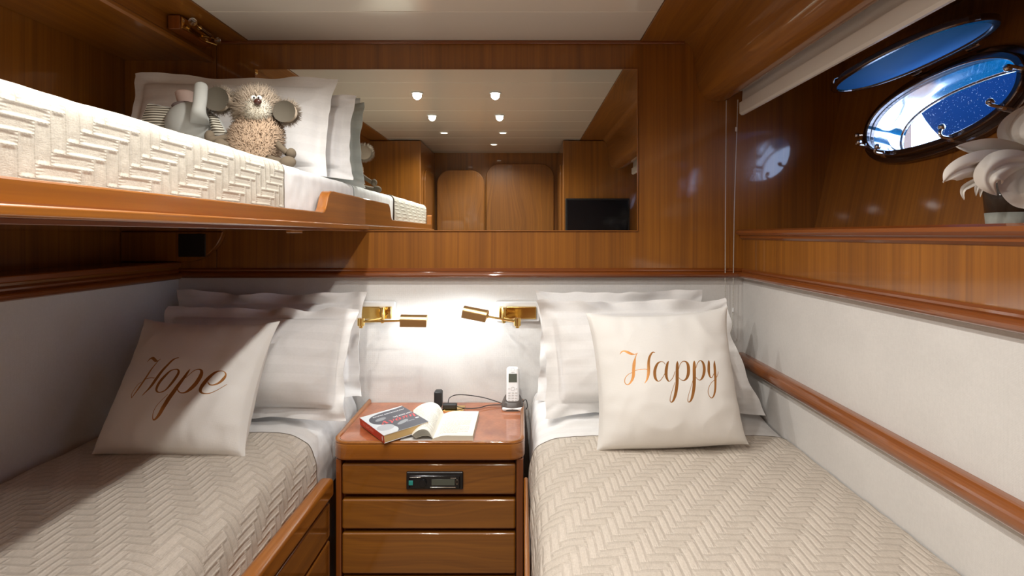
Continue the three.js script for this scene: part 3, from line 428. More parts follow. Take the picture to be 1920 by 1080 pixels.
// ------------------------------------------------------------------ bedside cabinet
const NT = 0.618;
{ const n = thing('bedside_cabinet', 'varnished wooden bedside cabinet with drawers between the two beds', 'cabinet', [-0.266, 0, 0]);
  const X0 = -0.252, X1 = 0.252, F = 0.368;
  mesh('carcass', [box(X0 - 0.012, X0 + 0.004, 0.02, 0.565, 0.002, F, 'y', 0.003), box(X1 - 0.004, X1 + 0.016, 0.02, 0.565, 0.002, F, 'y', 0.003), box(X0, X1, 0.05, 0.56, 0.002, F - 0.03, 'y', 0.001)], M.solid, n);
  const tray = new THREE.Shape(), tx0 = -0.272, tx1 = 0.272, tf = 0.386, r = 0.045;    // x, -z
  tray.moveTo(tx0, -0.002); tray.lineTo(tx0, -tf + r); tray.absarc(tx0 + r, -tf + r, r, Math.PI, Math.PI * 1.5, false); tray.lineTo(tx1 - r, -tf); tray.absarc(tx1 - r, -tf + r, r, -Math.PI / 2, 0, false); tray.lineTo(tx1, -0.002); tray.lineTo(tx0, -0.002);
  const up = (s, y0, y1, bv) => { const g = new THREE.ExtrudeGeometry(s, { depth: y1 - y0 - 2 * bv, bevelEnabled: bv > 0, bevelThickness: bv, bevelSize: bv, bevelOffset: -bv, bevelSegments: 3, curveSegments: 16 }); g.rotateX(-Math.PI / 2); g.translate(0, y0 + bv, 0); return g; };
  mesh('tray_edge', metreUV(up(tray, 0.566, NT - 0.003, 0.006), 'x'), M.rail, n);
  const inner = new THREE.Shape(), q = 0.014, rr = 0.032; inner.moveTo(tx0 + q, -0.003); inner.lineTo(tx0 + q, -tf + q + rr); inner.absarc(tx0 + q + rr, -tf + q + rr, rr, Math.PI, Math.PI * 1.5, false); inner.lineTo(tx1 - q - rr, -tf + q); inner.absarc(tx1 - q - rr, -tf + q + rr, rr, -Math.PI / 2, 0, false); inner.lineTo(tx1 - q, -0.003); inner.lineTo(tx0 + q, -0.003);
  mesh('tray_top', metreUV(up(inner, NT - 0.012, NT, 0.0), 'x'), M.burl, n);
  // raised lip that follows the tray edge round the two front corners
  const path = [[tx0 + 0.007, 0.004], [tx0 + 0.007, tf - r]]; for (let i = 1; i <= 8; i++) { const a = Math.PI + Math.PI / 2 * i / 8; path.push([tx0 + r + (r - 0.007) * Math.cos(a), tf - r - (r - 0.007) * Math.sin(a)]); } for (let i = 0; i <= 8; i++) { const a = -Math.PI / 2 + Math.PI / 2 * i / 8; path.push([tx1 - r + (r - 0.007) * Math.cos(a), tf - r - (r - 0.007) * Math.sin(a)]); } path.push([tx1 - 0.007, 0.004]);
  const c = new THREE.CurvePath(); for (let i = 0; i + 1 < path.length; i++) c.add(new THREE.LineCurve3(V3(path[i][0], NT, path[i][1]), V3(path[i + 1][0], NT, path[i + 1][1])));
  const pp = path.map(([x, z]) => V3(x, 0, z)), nS = 10, pos = [];
  const lip = gridGeo(nS, pp.length - 1, (u, v) => { const i = Math.round(v * (pp.length - 1)), a = pp[Math.max(0, i - 1)], b = pp[Math.min(pp.length - 1, i + 1)], t = b.clone().sub(a).normalize(), w = V3(t.z, 0, -t.x), an = Math.PI * u, high = 0.017 - 0.011 * sstep(tf - 0.09, tf - 0.01, pp[i].z); return [pp[i].x + w.x * 0.0072 * -Math.cos(an), NT - 0.004 + high * Math.sin(an) ** 0.6, pp[i].z + w.z * 0.0072 * -Math.cos(an)]; });
  const lipM = mesh('tray_lip', metreUV(lip, 'z'), M.rail.clone(), n); lipM.material.side = THREE.DoubleSide;
  [[0.464, 0.551], [0.366, 0.45], [0.239, 0.355], [0.1, 0.229]].forEach(([a, b], i) => mesh('drawer', box(X0 + 0.006, X1 - 0.006, a, b, F - 0.026, F + 0.002, 'x', 0.006), M.figured, n));
  const rd = new THREE.Group(); rd.name = 'car_radio'; rd.position.set(0.018, 0.5065, F + 0.001); n.add(rd); rd.userData.label = 'black car radio let into the top drawer';
  mesh('bezel', box(-0.08, 0.08, -0.0245, 0.0245, -0.012, 0.009, 'x', 0.003), M.black, rd); mesh('faceplate', box(-0.072, 0.072, -0.021, 0.016, 0.006, 0.0125, 'x', 0.003), M.blackGloss, rd);
  mesh('display', box(-0.008, 0.057, -0.011, 0.006, 0.011, 0.0132, 'x', 0.0005), M.screenGrey, rd);
  mesh('button', box(-0.072, -0.06, -0.0105, 0.0025, 0.011, 0.0145, 'x', 0.001), M.teal, rd, 'small teal square button');
  const kn = new THREE.CylinderGeometry(0.0095, 0.0105, 0.01, 24); kn.rotateX(Math.PI / 2); kn.translate(-0.032, -0.003, 0.0155); mesh('knob', kn, M.black, rd);
  mesh('trim', [box(-0.012, 0.06, -0.0175, -0.0155, 0.0115, 0.0135, 'x', 0.0008), box(-0.07, -0.038, 0.0105, 0.0125, 0.0115, 0.0135, 'x', 0.0008), box(0.045, 0.061, 0.0085, 0.0102, 0.0115, 0.0135, 'x', 0.0006)], M.chrome, rd);
  mesh('button', (() => { const t = new THREE.TorusGeometry(0.004, 0.0007, 6, 20); t.scale(0.8, 1.6, 1); t.translate(0.0635, -0.001, 0.0132); return t; })(), M.chrome, rd, 'oval chrome-ringed button');
  const sp = mesh('socket_plate', box(0.0, 0.072, NT, NT + 0.003, 0.045, 0.105, 'x', 0.001), M.brass, n, 'brass socket plate'); mesh('screw', [ball(0.008, NT + 0.003, 0.098, 0.003, 0.0015), ball(0.064, NT + 0.003, 0.098, 0.003, 0.0015)], M.brass, sp);
}
// ---- things on the cabinet
{ const a = thing('power_adapter', 'upright black power adapter plugged into the brass socket plate', 'adapter', [-0.282, NT + 0.003, 0.07]);
  mesh('housing', box(-0.013, 0.013, 0.004, 0.058, -0.016, 0.02, 'y', 0.006), M.rubber, a); mesh('plug', rod([0, 0, 0], [0, 0.006, 0], 0.01), M.black, a);
  const p = thing('power_plug', 'flat black plug lying on the brass socket plate with two thin cords', 'plug', [-0.245, NT + 0.003, 0.078]);
  mesh('housing', box(-0.022, 0.026, 0.0, 0.016, -0.012, 0.012, 'x', 0.004), M.rubber, p);
  mesh('cord', tube([[-0.005, 0.014, -0.004], [0.0, 0.03, -0.02], [0.03, 0.034, -0.04], [0.1, 0.022, -0.055], [0.16, 0.008, -0.045], [0.178, 0.004, -0.03]], 0.0016, 60, 6), M.rubber, p);
  mesh('cord', tube([[0.024, 0.006, 0.002], [0.06, -0.0005, 0.0], [0.1, 0.0, -0.006], [0.13, 0.001, -0.03], [0.178, 0.003, -0.03]], 0.0014, 60, 6), M.rubber, p); }
{ const x = -0.034, z = 0.068, c = thing('phone_cradle', 'dark brown charging cradle with white base under the cordless phone', 'cradle', [x, NT, z]);
  mesh('foot', box(-0.034, 0.034, 0, 0.012, -0.036, 0.036, 'x', 0.01), M.plasticWhite, c);
  const g = gridGeo(28, 16, (u, v) => { const t = u * Math.PI * 2, k = v < 0.7 ? 1 - 0.28 * (v / 0.7) ** 1.6 : 0.72 * (1 - (v - 0.7) / 0.3), cx = Math.cos(t), sx = Math.sin(t), e = 0.55; return [0.037 * k * Math.sign(cx) * Math.abs(cx) ** e, 0.009 + 0.026 * Math.min(1, v / 0.7) + (-sx * 0.012 * k), 0.038 * k * Math.sign(sx) * Math.abs(sx) ** e]; });
  const m = mesh('shell', g, M.plasticBrown.clone(), c); m.material.side = THREE.DoubleSide;
  mesh('cord', tube([[0.03, 0.012, -0.02], [0.045, 0.02, -0.03], [0.05, 0.004, -0.01], [0.046, 0.003, 0.02]], 0.0016, 30, 6), M.rubber, c);
  const h = thing('cordless_phone', 'white cordless phone handset standing in the brown cradle', 'phone', [x + 0.001, NT + 0.022, z + 0.012]); h.rotation.x = -0.2; h.scale.setScalar(0.96);
  mesh('body', new RoundedBoxGeometry(0.045, 0.124, 0.022, 5, 0.0105).translate(0, 0.06, 0), M.plasticWhite, h);
  mesh('screen', box(-0.0145, 0.0145, 0.069, 0.098, 0.0095, 0.0117, 'y', 0.0005), M.screenGrey, h);
  mesh('speaker_ring', new THREE.TorusGeometry(0.006, 0.0006, 6, 24).translate(0, 0.112, 0.0108), M.keyGrey, h);
  mesh('navigation_key', new THREE.TorusGeometry(0.006, 0.0009, 6, 20).translate(0, 0.0475, 0.0112), M.keyGrey, h);
  for (let r = 0; r < 4; r++) for (let k = -1; k < 2; k++) mesh('key', box(k * 0.0118 - 0.004, k * 0.0118 + 0.004, 0.0055 + r * 0.0085, 0.0105 + r * 0.0085, 0.0105, 0.0119, 'x', 0.0006), M.keyGrey, h);
  for (const k of [-1, 1]) mesh('key', box(k * 0.013 - 0.003, k * 0.013 + 0.003, 0.046, 0.049, 0.0105, 0.0119, 'x', 0.0006), M.keyGrey, h);
  const logo = canvasTex(128, 32, (q, w, hh) => { q.fillStyle = 'rgb(230,230,230)'; q.fillRect(0, 0, w, hh); q.fillStyle = 'rgb(120,120,120)'; q.font = 'bold 26px sans-serif'; q.textAlign = 'center'; q.fillText('Gigaset', w / 2, 25); });
  const lg = new THREE.PlaneGeometry(0.016, 0.004).translate(0, 0.1022, 0.0112); mesh('print', lg, new THREE.MeshStandardMaterial({ map: logo, roughness: 0.4 }), h); }
// ---- closed paperback
{ const L = 0.19, W = 0.138, T = 0.022, b = thing('paperback_book', 'closed paperback with grey cover and red spine on the cabinet', 'book', [-0.383, NT + 0.0095, 0.285]);
  b.rotation.set(0, 0, 0); b.quaternion.setFromRotationMatrix(new THREE.Matrix4().makeBasis(V3(0.578, 0, 0.816), V3(0, 1, 0), V3(-0.816, 0, 0.578))); b.rotateX(0.095);   // local x along the spine, local -z towards the page edge
  mesh('pages', box(-L / 2 + 0.001, L / 2 - 0.001, 0.0012, T - 0.0012, -W / 2 + 0.001, W / 2 - 0.0015, 'x', 0.001), M.paperOld, b);
  const cover = canvasTex(560, 768, (c, w, h) => {
    c.fillStyle = 'rgb(208,213,216)'; c.fillRect(0, 0, w, h);
    c.fillStyle = 'rgb(74,77,86)'; c.beginPath(); c.moveTo(w, h * 0.04); c.lineTo(w, h); c.lineTo(w * 0.3, h); c.bezierCurveTo(w * 0.5, h * 0.85, w * 0.34, h * 0.66, w * 0.2, h * 0.56); c.bezierCurveTo(w * -0.02, h * 0.44, w * 0.04, h * 0.14, w * 0.3, h * 0.09); c.bezierCurveTo(w * 0.5, h * 0.02, w * 0.75, h * 0.1, w, h * 0.02); c.fill();
    for (const [x, y, a, q, t, v] of [[0.3, 0.34, 0.13, 0.06, -0.3, 140], [0.6, 0.7, 0.16, 0.05, -0.5, 150], [0.2, 0.72, 0.18, 0.13, 0.3, 176]]) { c.fillStyle = `rgb(${v},${v + 4},${v + 9})`; c.beginPath(); c.ellipse(w * x, h * y, w * a, h * q, t, 0, 7); c.fill(); }
    c.fillStyle = 'rgb(244,244,244)'; c.textAlign = 'center'; c.font = 'bold 37px sans-serif'; c.fillText('ΠΕΤΡΟΣ ΑΜΠΑΤΖΟΓΛΟΥ', w * 0.58, h * 0.19, w * 0.8); c.font = 'bold 44px sans-serif'; c.fillText('ΤΗΣ ΖΩΗΣ ΜΟΥ', w * 0.77, h * 0.42, w * 0.44);
    c.fillStyle = 'rgb(216,72,74)'; c.font = 'italic bold 140px serif'; c.fillText('Αγάπη', w * 0.58, h * 0.58, w * 0.8);
    c.fillStyle = 'rgb(226,228,230)'; c.font = '28px sans-serif'; c.fillText('ΚΕΔΡΟΣ', w * 0.76, h * 0.75); c.beginPath(); c.ellipse(w * 0.93, h * 0.7, 26, 18, 0, 0, 7); c.fill();
  });
  const coverMat = new THREE.MeshPhysicalMaterial({ map: cover, roughness: 0.35 });
  // seen from the page edge the print runs along the short side; local x is the long side
  const tp = gridGeo(1, 1, (u, v) => [mix(-L / 2, L / 2, u), T + 0.0006, mix(W / 2, -W / 2, v), 0, 0]); const uvs = tp.attributes.uv; [[0, 1], [0, 0], [1, 1], [1, 0]].forEach(([a, c], i) => uvs.setXY(i, a, c));
  const ck = mesh('front_cover', [box(-L / 2, L / 2, T - 0.0008, T + 0.0004, -W / 2, W / 2, 'x', 0)], M.whitePaint, b); mesh('cover_print', tp, coverMat, ck);
  mesh('back_cover', box(-L / 2, L / 2, -0.0004, 0.0008, -W / 2, W / 2, 'x', 0), M.whitePaint, b);
  const spine = mesh('spine', box(-L / 2, L / 2, -0.0004, T + 0.0005, W / 2 - 0.0012, W / 2, 'x', 0), flat(0.5, 0.035, 0.015, 0.35), b, 'red spine');
  const st = canvasTex(512, 64, (c, w, h) => { c.fillStyle = 'rgb(196,52,32)'; c.fillRect(0, 0, w, h); c.fillStyle = 'rgb(235,150,130)'; c.font = 'bold 34px sans-serif'; c.textAlign = 'left'; c.fillText('ΤΗΣ ΖΩΗΣ ΜΟΥ', 60, 44); c.fillStyle = 'rgb(235,220,215)'; c.beginPath(); c.ellipse(486, 32, 12, 20, 0, 0, 7); c.fill(); });
  const sg = gridGeo(1, 1, (u, v) => [mix(-L / 2, L / 2, u), mix(0, T, v), W / 2 + 0.0003, u, v]); mesh('spine_print', sg, new THREE.MeshStandardMaterial({ map: st, roughness: 0.35 }), spine); }
// ---- open book
{ const x0 = -0.258, z0 = 0.148, z1 = 0.374, b = thing('open_book', 'open paperback lying with printed pages up beside the closed book', 'book', [x0, NT, 0]);
  const page = (seed) => canvasTex(512, 900, (c, w, h) => { const r = rng(seed); c.fillStyle = 'rgb(238,235,224)'; c.fillRect(0, 0, w, h); c.fillStyle = 'rgb(168,166,158)'; for (let y = 90; y < h - 90; y += 21) { if (r() < 0.07) continue; let x = 56 + (r() < 0.15 ? 24 : 0); const end = r() < 0.14 ? w * 0.6 : w - 70; while (x < end) { const q = 10 + r() * 44; c.fillRect(x, y, Math.min(q, end - x), 8); x += q + 8; } } });
  const mR = new THREE.MeshStandardMaterial({ map: page(3), roughness: 0.85, side: THREE.DoubleSide }), mL = new THREE.MeshStandardMaterial({ map: page(8), roughness: 0.85, side: THREE.DoubleSide });
  const right = (u) => [0.002 + 0.115 * u, 0.005 + 0.011 * Math.sin(Math.min(1, u * 2.6) * Math.PI / 2) - 0.002 * u];
  const leftP = [[0.002, 0.005], [-0.003, 0.022], [-0.014, 0.036], [-0.032, 0.043], [-0.054, 0.04], [-0.074, 0.03], [-0.088, 0.018]].map(([a, c]) => V3(a, c, 0)), lc = new THREE.CatmullRomCurve3(leftP, false, 'catmullrom', 0.5);
  const slab = (f, low, mat, nm, edgeMat) => { const g = gridGeo(28, 10, (u, v) => { const [x, y] = f(u, v); return [x, y, mix(z1, z0, v), u, v]; }); mesh('printed_page', g, mat, nm); };
  const rb = new THREE.Group(); 
  mesh('page_block', (() => { const pts = [[0.0, 0.001]]; for (let i = 0; i <= 20; i++) pts.push(right(i / 20)); pts.push([0.119, 0.001]); const g = extZ(pts, z0, z1, 'z'); g.translate(0, -0.0006, 0); return g; })(), M.paperEdge, b);
  slab((u) => right(u), 0, mR, b);
  const lf = (u, v) => { const p = lc.getPoint(u), k = mix(0.62, 1.06, v), q = mix(0.72, 1.0, v); return [p.x * k, 0.005 + (p.y - 0.005) * q]; };
  const uvFlip = gridGeo(28, 12, (u, v) => { const [x, y] = lf(u, v); return [x, y, mix(z1, z0, v), 1 - u, v]; }); mesh('printed_page', uvFlip, mL, b);
  for (let k = 1; k < 6; k++) { const s = 1 - k * 0.11, g = gridGeo(20, 6, (u, v) => { const [x, y] = lf(u, v); return [x * (1 - 0.02 * k) + 0.001 * k, Math.max(0.0015, y * s), mix(z1, z0, v)]; }); mesh('loose_page', g, Object.assign(M.paper.clone(), { side: THREE.DoubleSide }), b); }
  mesh('cover', box(-0.088, 0.119, 0.0, 0.0012, z0 - 0.001, z1 + 0.001, 'x', 0), M.whitePaint, b); }

// ------------------------------------------------------------------ brass reading lamps on the headboard
function readingLamp(label, plateX, pivotX, jx, shadeA, shadeB, yaw) {
  const l = thing('reading_lamp', label, 'lamp', [plateX, 0.918, 0], 'swing-arm reading lamps on the headboard'), R = (x, y, z) => V3(x - plateX, y - 0.918, z);
  mesh('backing_block', new RoundedBoxGeometry(0.152, 0.07, 0.018, 3, 0.005).translate(0, 0.017, 0.0075), M.acrylicWhite ??= flat(0.74, 0.75, 0.76, 0.12, 0, { clearcoat: 1 }), l, 'glossy white backing block');
  mesh('back_plate', new RoundedBoxGeometry(0.128, 0.042, 0.012, 3, 0.003).translate(0, 0.014, 0.021), M.brass, l);
  mesh('pivot', [rod(R(pivotX, 0.906, 0.045), R(pivotX, 0.95, 0.045), 0.008), rod(R(pivotX, 0.932, 0.02), R(pivotX, 0.932, 0.045), 0.012), rod(R(pivotX, 0.948, 0.045), R(pivotX, 0.954, 0.045), 0.0105), rod(R(pivotX, 0.9, 0.045), R(pivotX, 0.907, 0.045), 0.0055)], M.brass, l);
  const J = R(jx, 0.919, 0.14); mesh('arm', [rod(R(pivotX, 0.918, 0.045), J, 0.0036), rod(R(pivotX, 0.91, 0.045), J.clone().add(V3(0, -0.002, 0)), 0.003)], M.brass, l);
  mesh('joint', [rod(J.clone().add(V3(0, -0.012, 0)), J.clone().add(V3(0, 0.012, 0)), 0.0115, 0.0115, 24), rod(J.clone().add(V3(0, -0.017, 0)), J.clone().add(V3(0, -0.012, 0)), 0.005, 0.011, 20), rod(J.clone().add(V3(0, -0.02, 0)), J.clone().add(V3(0, -0.016, 0)), 0.006)], M.brass, l);
  const A = R(...shadeA), B = R(...shadeB); mesh('arm', [rod(J, A, 0.0034), ball(A.x, A.y, A.z, 0.006)], M.brass, l);
  // half-round shade, open below and towards the wall
  const [E0, E1] = A.x < B.x ? [A, B] : [B, A], d = E1.clone().sub(E0), len = d.length(), S = new THREE.Group(); S.name = 'shade'; S.position.copy(E0); S.quaternion.setFromUnitVectors(V3(1, 0, 0), d.clone().normalize()); l.add(S);
  const r = 0.0185, arc = (t) => { const a = mix(-0.75, 2.6, t); return [Math.sin(a), Math.cos(a)]; };   // angle from straight up towards the room
  const prof = []; for (let i = 0; i <= 22; i++) { const a = mix(-1.32, 1.6, i / 22); prof.push([Math.sin(a) * r, Math.cos(a) * r]); } prof.push([prof[22][0] + 0.0008, -0.0195]);
  const shell = (k) => gridGeo(1, prof.length - 1, (u, v) => { const p = prof[Math.round(v * (prof.length - 1))]; return [u * len, p[1] * k + 0.002, p[0] * k]; });
  mesh('shell', [shell(1)], Object.assign(M.satinBrass.clone(), { side: THREE.DoubleSide }), S);
  mesh('lining', shell(0.93), Object.assign(M.whitePaint.clone(), { side: THREE.DoubleSide }), S, 'white enamelled inside of the shade');
  const cap = (x) => { const g = new THREE.ShapeGeometry(new THREE.Shape(prof.map(([z, y]) => V2(-z, y + 0.002)))); g.rotateY(Math.PI / 2); g.translate(x, 0, 0); return g; };
  for (const x of [0, len]) mesh('end_cap', cap(x), Object.assign(M.satinBrass.clone(), { side: THREE.DoubleSide }), S);
  const bulb = mesh('bulb', rod([0.016, 0.003, 0.0], [len - 0.014, 0.003, 0.0], 0.006, 0.006, 14), new THREE.MeshStandardMaterial({ color: 0xffffff, emissive: READ_COOL, emissiveIntensity: 4 }), S);
  for (const k of [0.3, 0.7]) { const p = new THREE.PointLight(READ_COOL, READ_POWER / 2, 0, 2); p.position.set(len * k, 0.003, 0); p.castShadow = true; p.shadow.radius = 0.3; S.add(p); }
  return l;
}
readingLamp('brass swing-arm reading lamp beside the pillows under the bunk', -0.514, -0.476, -0.522, [-0.393, 0.922, 0.14], [-0.308, 0.921, 0.14]);
readingLamp('brass swing-arm reading lamp with tilted shade above the cordless phone', -0.017, -0.064, -0.017, [-0.114, 0.936, 0.14], [-0.192, 0.949, 0.125]);
// ---- folded lamp on the beam over the bunk
{ const l = thing('bunk_lamp', 'folded brass lamp on a wooden block under the ceiling above the bunk', 'lamp', [-1.07, 1.846, 0.175]);
  mesh('mounting_block', box(-0.002, 0.034, -0.024, 0.018, -0.085, 0.085, 'z', 0.003), M.solid, l); mesh('back_plate', box(0.034, 0.039, -0.02, 0.015, -0.08, 0.08, 'z', 0.0015), M.brass, l);
  mesh('arm', [rod([0.058, 0.006, 0.05], [0.058, -0.002, -0.075], 0.003), rod([0.039, -0.006, -0.03], [0.058, -0.002, -0.06], 0.003), rod([0.039, -0.016, -0.05], [0.06, -0.02, -0.075], 0.0025)], M.brass, l);
  mesh('knob', [ball(0.058, 0.007, 0.058, 0.012), ball(0.06, -0.004, -0.082, 0.01)], M.acrylic, l, 'clear acrylic knob'); mesh('shade', rod([0.058, 0.003, 0.02], [0.058, -0.001, -0.04], 0.008), M.chrome, l); }
// ---- corner bracket with switch panel under the bunk
{ const b = thing('corner_bracket', 'rounded wooden corner block with black panel under the bunk', 'bracket', [-1.29, 1.16, 0]);
  const s = new THREE.Shape(); s.moveTo(-0.088, -0.053); s.lineTo(0.14, -0.053); s.bezierCurveTo(0.2, -0.053, 0.255, 0.0, 0.262, 0.0505); s.lineTo(-0.088, 0.0505); s.lineTo(-0.088, -0.053); mesh('block', extZ(s, 0.001, 0.026, 'y', 0.004), M.veneer, b);
  mesh('panel', box(0.112, 0.205, -0.036, 0.043, 0.026, 0.031, 'y', 0.004), M.black, b); }

// ------------------------------------------------------------------ roller blind
{ const b = thing('roller_blind', 'rolled-up off-white roller blind with bead chain below the wooden pelmet', 'blind', [0, 0, 0]);
  mesh('fabric', extZ([[0.744, 1.64], [0.746, 1.64], [0.752, 1.74], [0.756, 1.788], [0.753, 1.788], [0.749, 1.74]], 0.045, 1.9, 'z'), M.blind, b);
  mesh('bottom_bar', extZ([[0.736, 1.612], [0.742, 1.606], [0.75, 1.606], [0.755, 1.612], [0.755, 1.642], [0.736, 1.648]], 0.042, 1.905, 'z', 0.0015), M.blindBar, b);
  const roll = new THREE.CylinderGeometry(0.02, 0.02, 1.86, 24); roll.rotateX(Math.PI / 2); roll.translate(0.768, 1.776, 0.97); mesh('roller', roll, M.blind, b);
  const path = [V3(0.7, 1.66, 0.02), V3(0.697, 1.3, 0.02), V3(0.696, 0.9, 0.02), V3(0.7, 0.872, 0.022), V3(0.709, 0.862, 0.024), V3(0.718, 0.872, 0.022), V3(0.722, 0.9, 0.02), V3(0.727, 1.3, 0.022), V3(0.736, 1.66, 0.03)], cv = new THREE.CatmullRomCurve3(path, false, 'catmullrom', 0.2);
  mesh('cord', new THREE.TubeGeometry(cv, 120, 0.0006, 5), M.keyGrey, b);
  const n = 330, im = new THREE.InstancedMesh(new THREE.SphereGeometry(0.002, 6, 5), flat(0.6, 0.57, 0.5, 0.4), n), m4 = new THREE.Matrix4(); cv.getSpacedPoints(n - 1).forEach((p, i) => im.setMatrixAt(i, m4.setPosition(p))); im.name = 'bead_chain'; im.userData.kind = 'stuff'; b.add(im);
  for (const y of [0.935, 1.555]) mesh('connector', rod([y > 1 ? 0.7335 : 0.7225, y, 0.022], [y > 1 ? 0.734 : 0.7228, y + 0.014, 0.022], 0.0036), M.plasticWhite, b); }

// ------------------------------------------------------------------ vase and lily
{ const vz = 0.94, vx = 0.908, v = thing('vase', 'dark glass vase with pale stone foot on the porthole shelf', 'vase', [vx, 1.2165, vz]);
  mesh('foot', new THREE.LatheGeometry([[0, 0], [0.043, 0], [0.0445, 0.004], [0.0462, 0.024], [0, 0.024]].map(([x, y]) => V2(x, y)), 40), M.stone, v);
  mesh('glass_body', new THREE.LatheGeometry([[0, 0.0241], [0.0462, 0.0241], [0.052, 0.088], [0.0505, 0.088], [0.046, 0.05], [0, 0.045]].map(([x, y]) => V2(x, y)), 40), M.darkGlass, v);
  const f = thing('lily', 'large white fabric lily with curling petals in the dark vase', 'flower', [vx + 0.015, 1.30, vz]); const base = f.position.clone();
  mesh('stem', tube([[-0.01, -0.04, 0], [-0.004, 0.0, 0.0], [0.003, 0.03, 0.01]], 0.004, 12), flat(0.13, 0.16, 0.06, 0.7), f);
  const petal = (name, px, wd, cup, twist = 0, seed = 1) => { const pts = px.map(([x, y, Z]) => P(x, y, Z).sub(base)), c = new THREE.CatmullRomCurve3(pts, false, 'catmullrom', 0.5), eye = EYE.clone().sub(base);
    const at = (u, v, k) => { const p = c.getPoint(v), t = c.getTangent(v), view = eye.clone().sub(p).normalize(), n0 = view.clone().addScaledVector(t, -view.dot(t)).normalize(), sd = n0.clone().cross(t).normalize(), a = twist * (v + 0.3), s = sd.clone().multiplyScalar(Math.cos(a)).addScaledVector(n0, Math.sin(a)), n = t.clone().cross(s).normalize();
      const w = wd * Math.sin(Math.PI * Math.min(1, 0.1 + 0.9 * v) ** 0.85) ** 0.8, q = u * 2 - 1; const wv = 0.05 * wd * Math.sin(v * 14 + seed + q * 2) * Math.abs(q);
      const o = p.clone().addScaledVector(s, q * w * 0.5).addScaledVector(n, -cup * w * (0.5 - q * q) + wv - 0.2 * w * Math.exp(-q * q * 22) + k); return [o.x, o.y, o.z]; };
    const A = gridGeo(18, 36, (u, v) => at(u, v, 0.0006)), B = gridGeo(18, 36, (u, v) => at(1 - u, v, -0.0006)); mesh(name, [A, B], M.petal, f); };
  petal('petal', [[1932, 308, 1.05], [1888, 292, 1.02], [1840, 282, 1.0], [1794, 274, 1.0]], 0.05, 0.3, 0.35, 1);
  petal('petal', [[1930, 306, 1.03], [1872, 306, 0.99], [1820, 312, 0.97], [1788, 326, 0.97], [1768, 342, 0.98]], 0.046, -0.25, -0.5, 2);
  petal('petal', [[1935, 302, 1.01], [1890, 306, 0.97], [1862, 322, 0.955], [1854, 342, 0.955], [1868, 366, 0.96]], 0.05, -0.3, -0.25, 3);
  petal('petal', [[1940, 312, 1.0], [1918, 332, 0.97], [1912, 360, 0.955], [1926, 392, 0.96]], 0.06, 0.25, 0.2, 4);
  petal('petal', [[1935, 296, 1.05], [1908, 262, 1.04], [1900, 236, 1.05], [1926, 196, 1.06]], 0.052, 0.3, 0.3, 5);
  petal('petal', [[1945, 300, 1.08], [1915, 276, 1.09], [1885, 272, 1.1], [1868, 290, 1.1]], 0.05, 0.3, 0, 6);
  petal('petal', [[1940, 300, 1.02], [1975, 270, 1.0], [2010, 262, 1.0], [2040, 280, 1.0]], 0.055, 0.3, 0.2, 7);
  petal('petal', [[1940, 305, 1.0], [1970, 320, 0.96], [1990, 345, 0.95], [1992, 372, 0.95]], 0.05, -0.3, 0.2, 8);
  petal('narrow_petal', [[1888, 322, 1.03], [1848, 333, 1.02], [1814, 349, 1.02], [1805, 360, 1.02], [1808, 375, 1.02]], 0.012, 0.2, 0.3, 9);
  petal('narrow_petal', [[1880, 330, 1.03], [1852, 340, 1.03], [1834, 348, 1.03], [1830, 368, 1.03]], 0.012, 0.2, 0.3, 10);
  petal('narrow_petal', [[1884, 332, 1.02], [1858, 342, 1.02], [1842, 352, 1.02], [1838, 370, 1.02]], 0.01, 0.2, 0.3, 11); }

// ------------------------------------------------------------------ plush toys on the bunk
function furTufts(name, surf, n, len, rad, mat, parent, seed) {   // surf(r) -> {p, n}
  const r = rng(seed), pos = [], nor = [];
  for (let i = 0; i < n; i++) { const { p, n: d } = surf(r), t = V3(r() - 0.5, r() - 0.5, r() - 0.5).cross(d).normalize(), b = d.clone().cross(t), L = len * (0.5 + r()), dir = d.clone().addScaledVector(t, (r() - 0.5) * 1.6).addScaledVector(b, (r() - 0.5) * 1.6).normalize(), tip = p.clone().addScaledVector(dir, L), mid = p.clone().addScaledVector(dir, L * 0.5).addScaledVector(t, rad * 0.6);
    const ring = [0, 1, 2].map((k) => p.clone().addScaledVector(t, Math.cos(k * 2.094) * rad).addScaledVector(b, Math.sin(k * 2.094) * rad));
    for (let k = 0; k < 3; k++) { const A = ring[k], B = ring[(k + 1) % 3]; pos.push(...A.toArray(), ...B.toArray(), ...tip.toArray()); for (let q = 0; q < 3; q++) nor.push(...d.toArray()); } }
  const g = new THREE.BufferGeometry(); g.setAttribute('position', new THREE.Float32BufferAttribute(pos, 3)); g.setAttribute('normal', new THREE.Float32BufferAttribute(nor, 3)); g.setAttribute('uv', new THREE.Float32BufferAttribute(new Float32Array(pos.length / 3 * 2), 2));
  const m = mesh(name, g, mat, parent); m.userData.kind = 'stuff'; return m;
}
const ellSurf = (c, a, q) => (r) => { const z = r() * 2 - 1, t = r() * 6.2832, s = Math.sqrt(1 - z * z), d = V3(s * Math.cos(t), z, s * Math.sin(t)), p = V3(d.x * a[0], d.y * a[1], d.z * a[2]), n = V3(d.x / a[0], d.y / a[1], d.z / a[2]).normalize(); if (q) { p.applyQuaternion(q); n.applyQuaternion(q); } return { p: p.add(c), n }; };
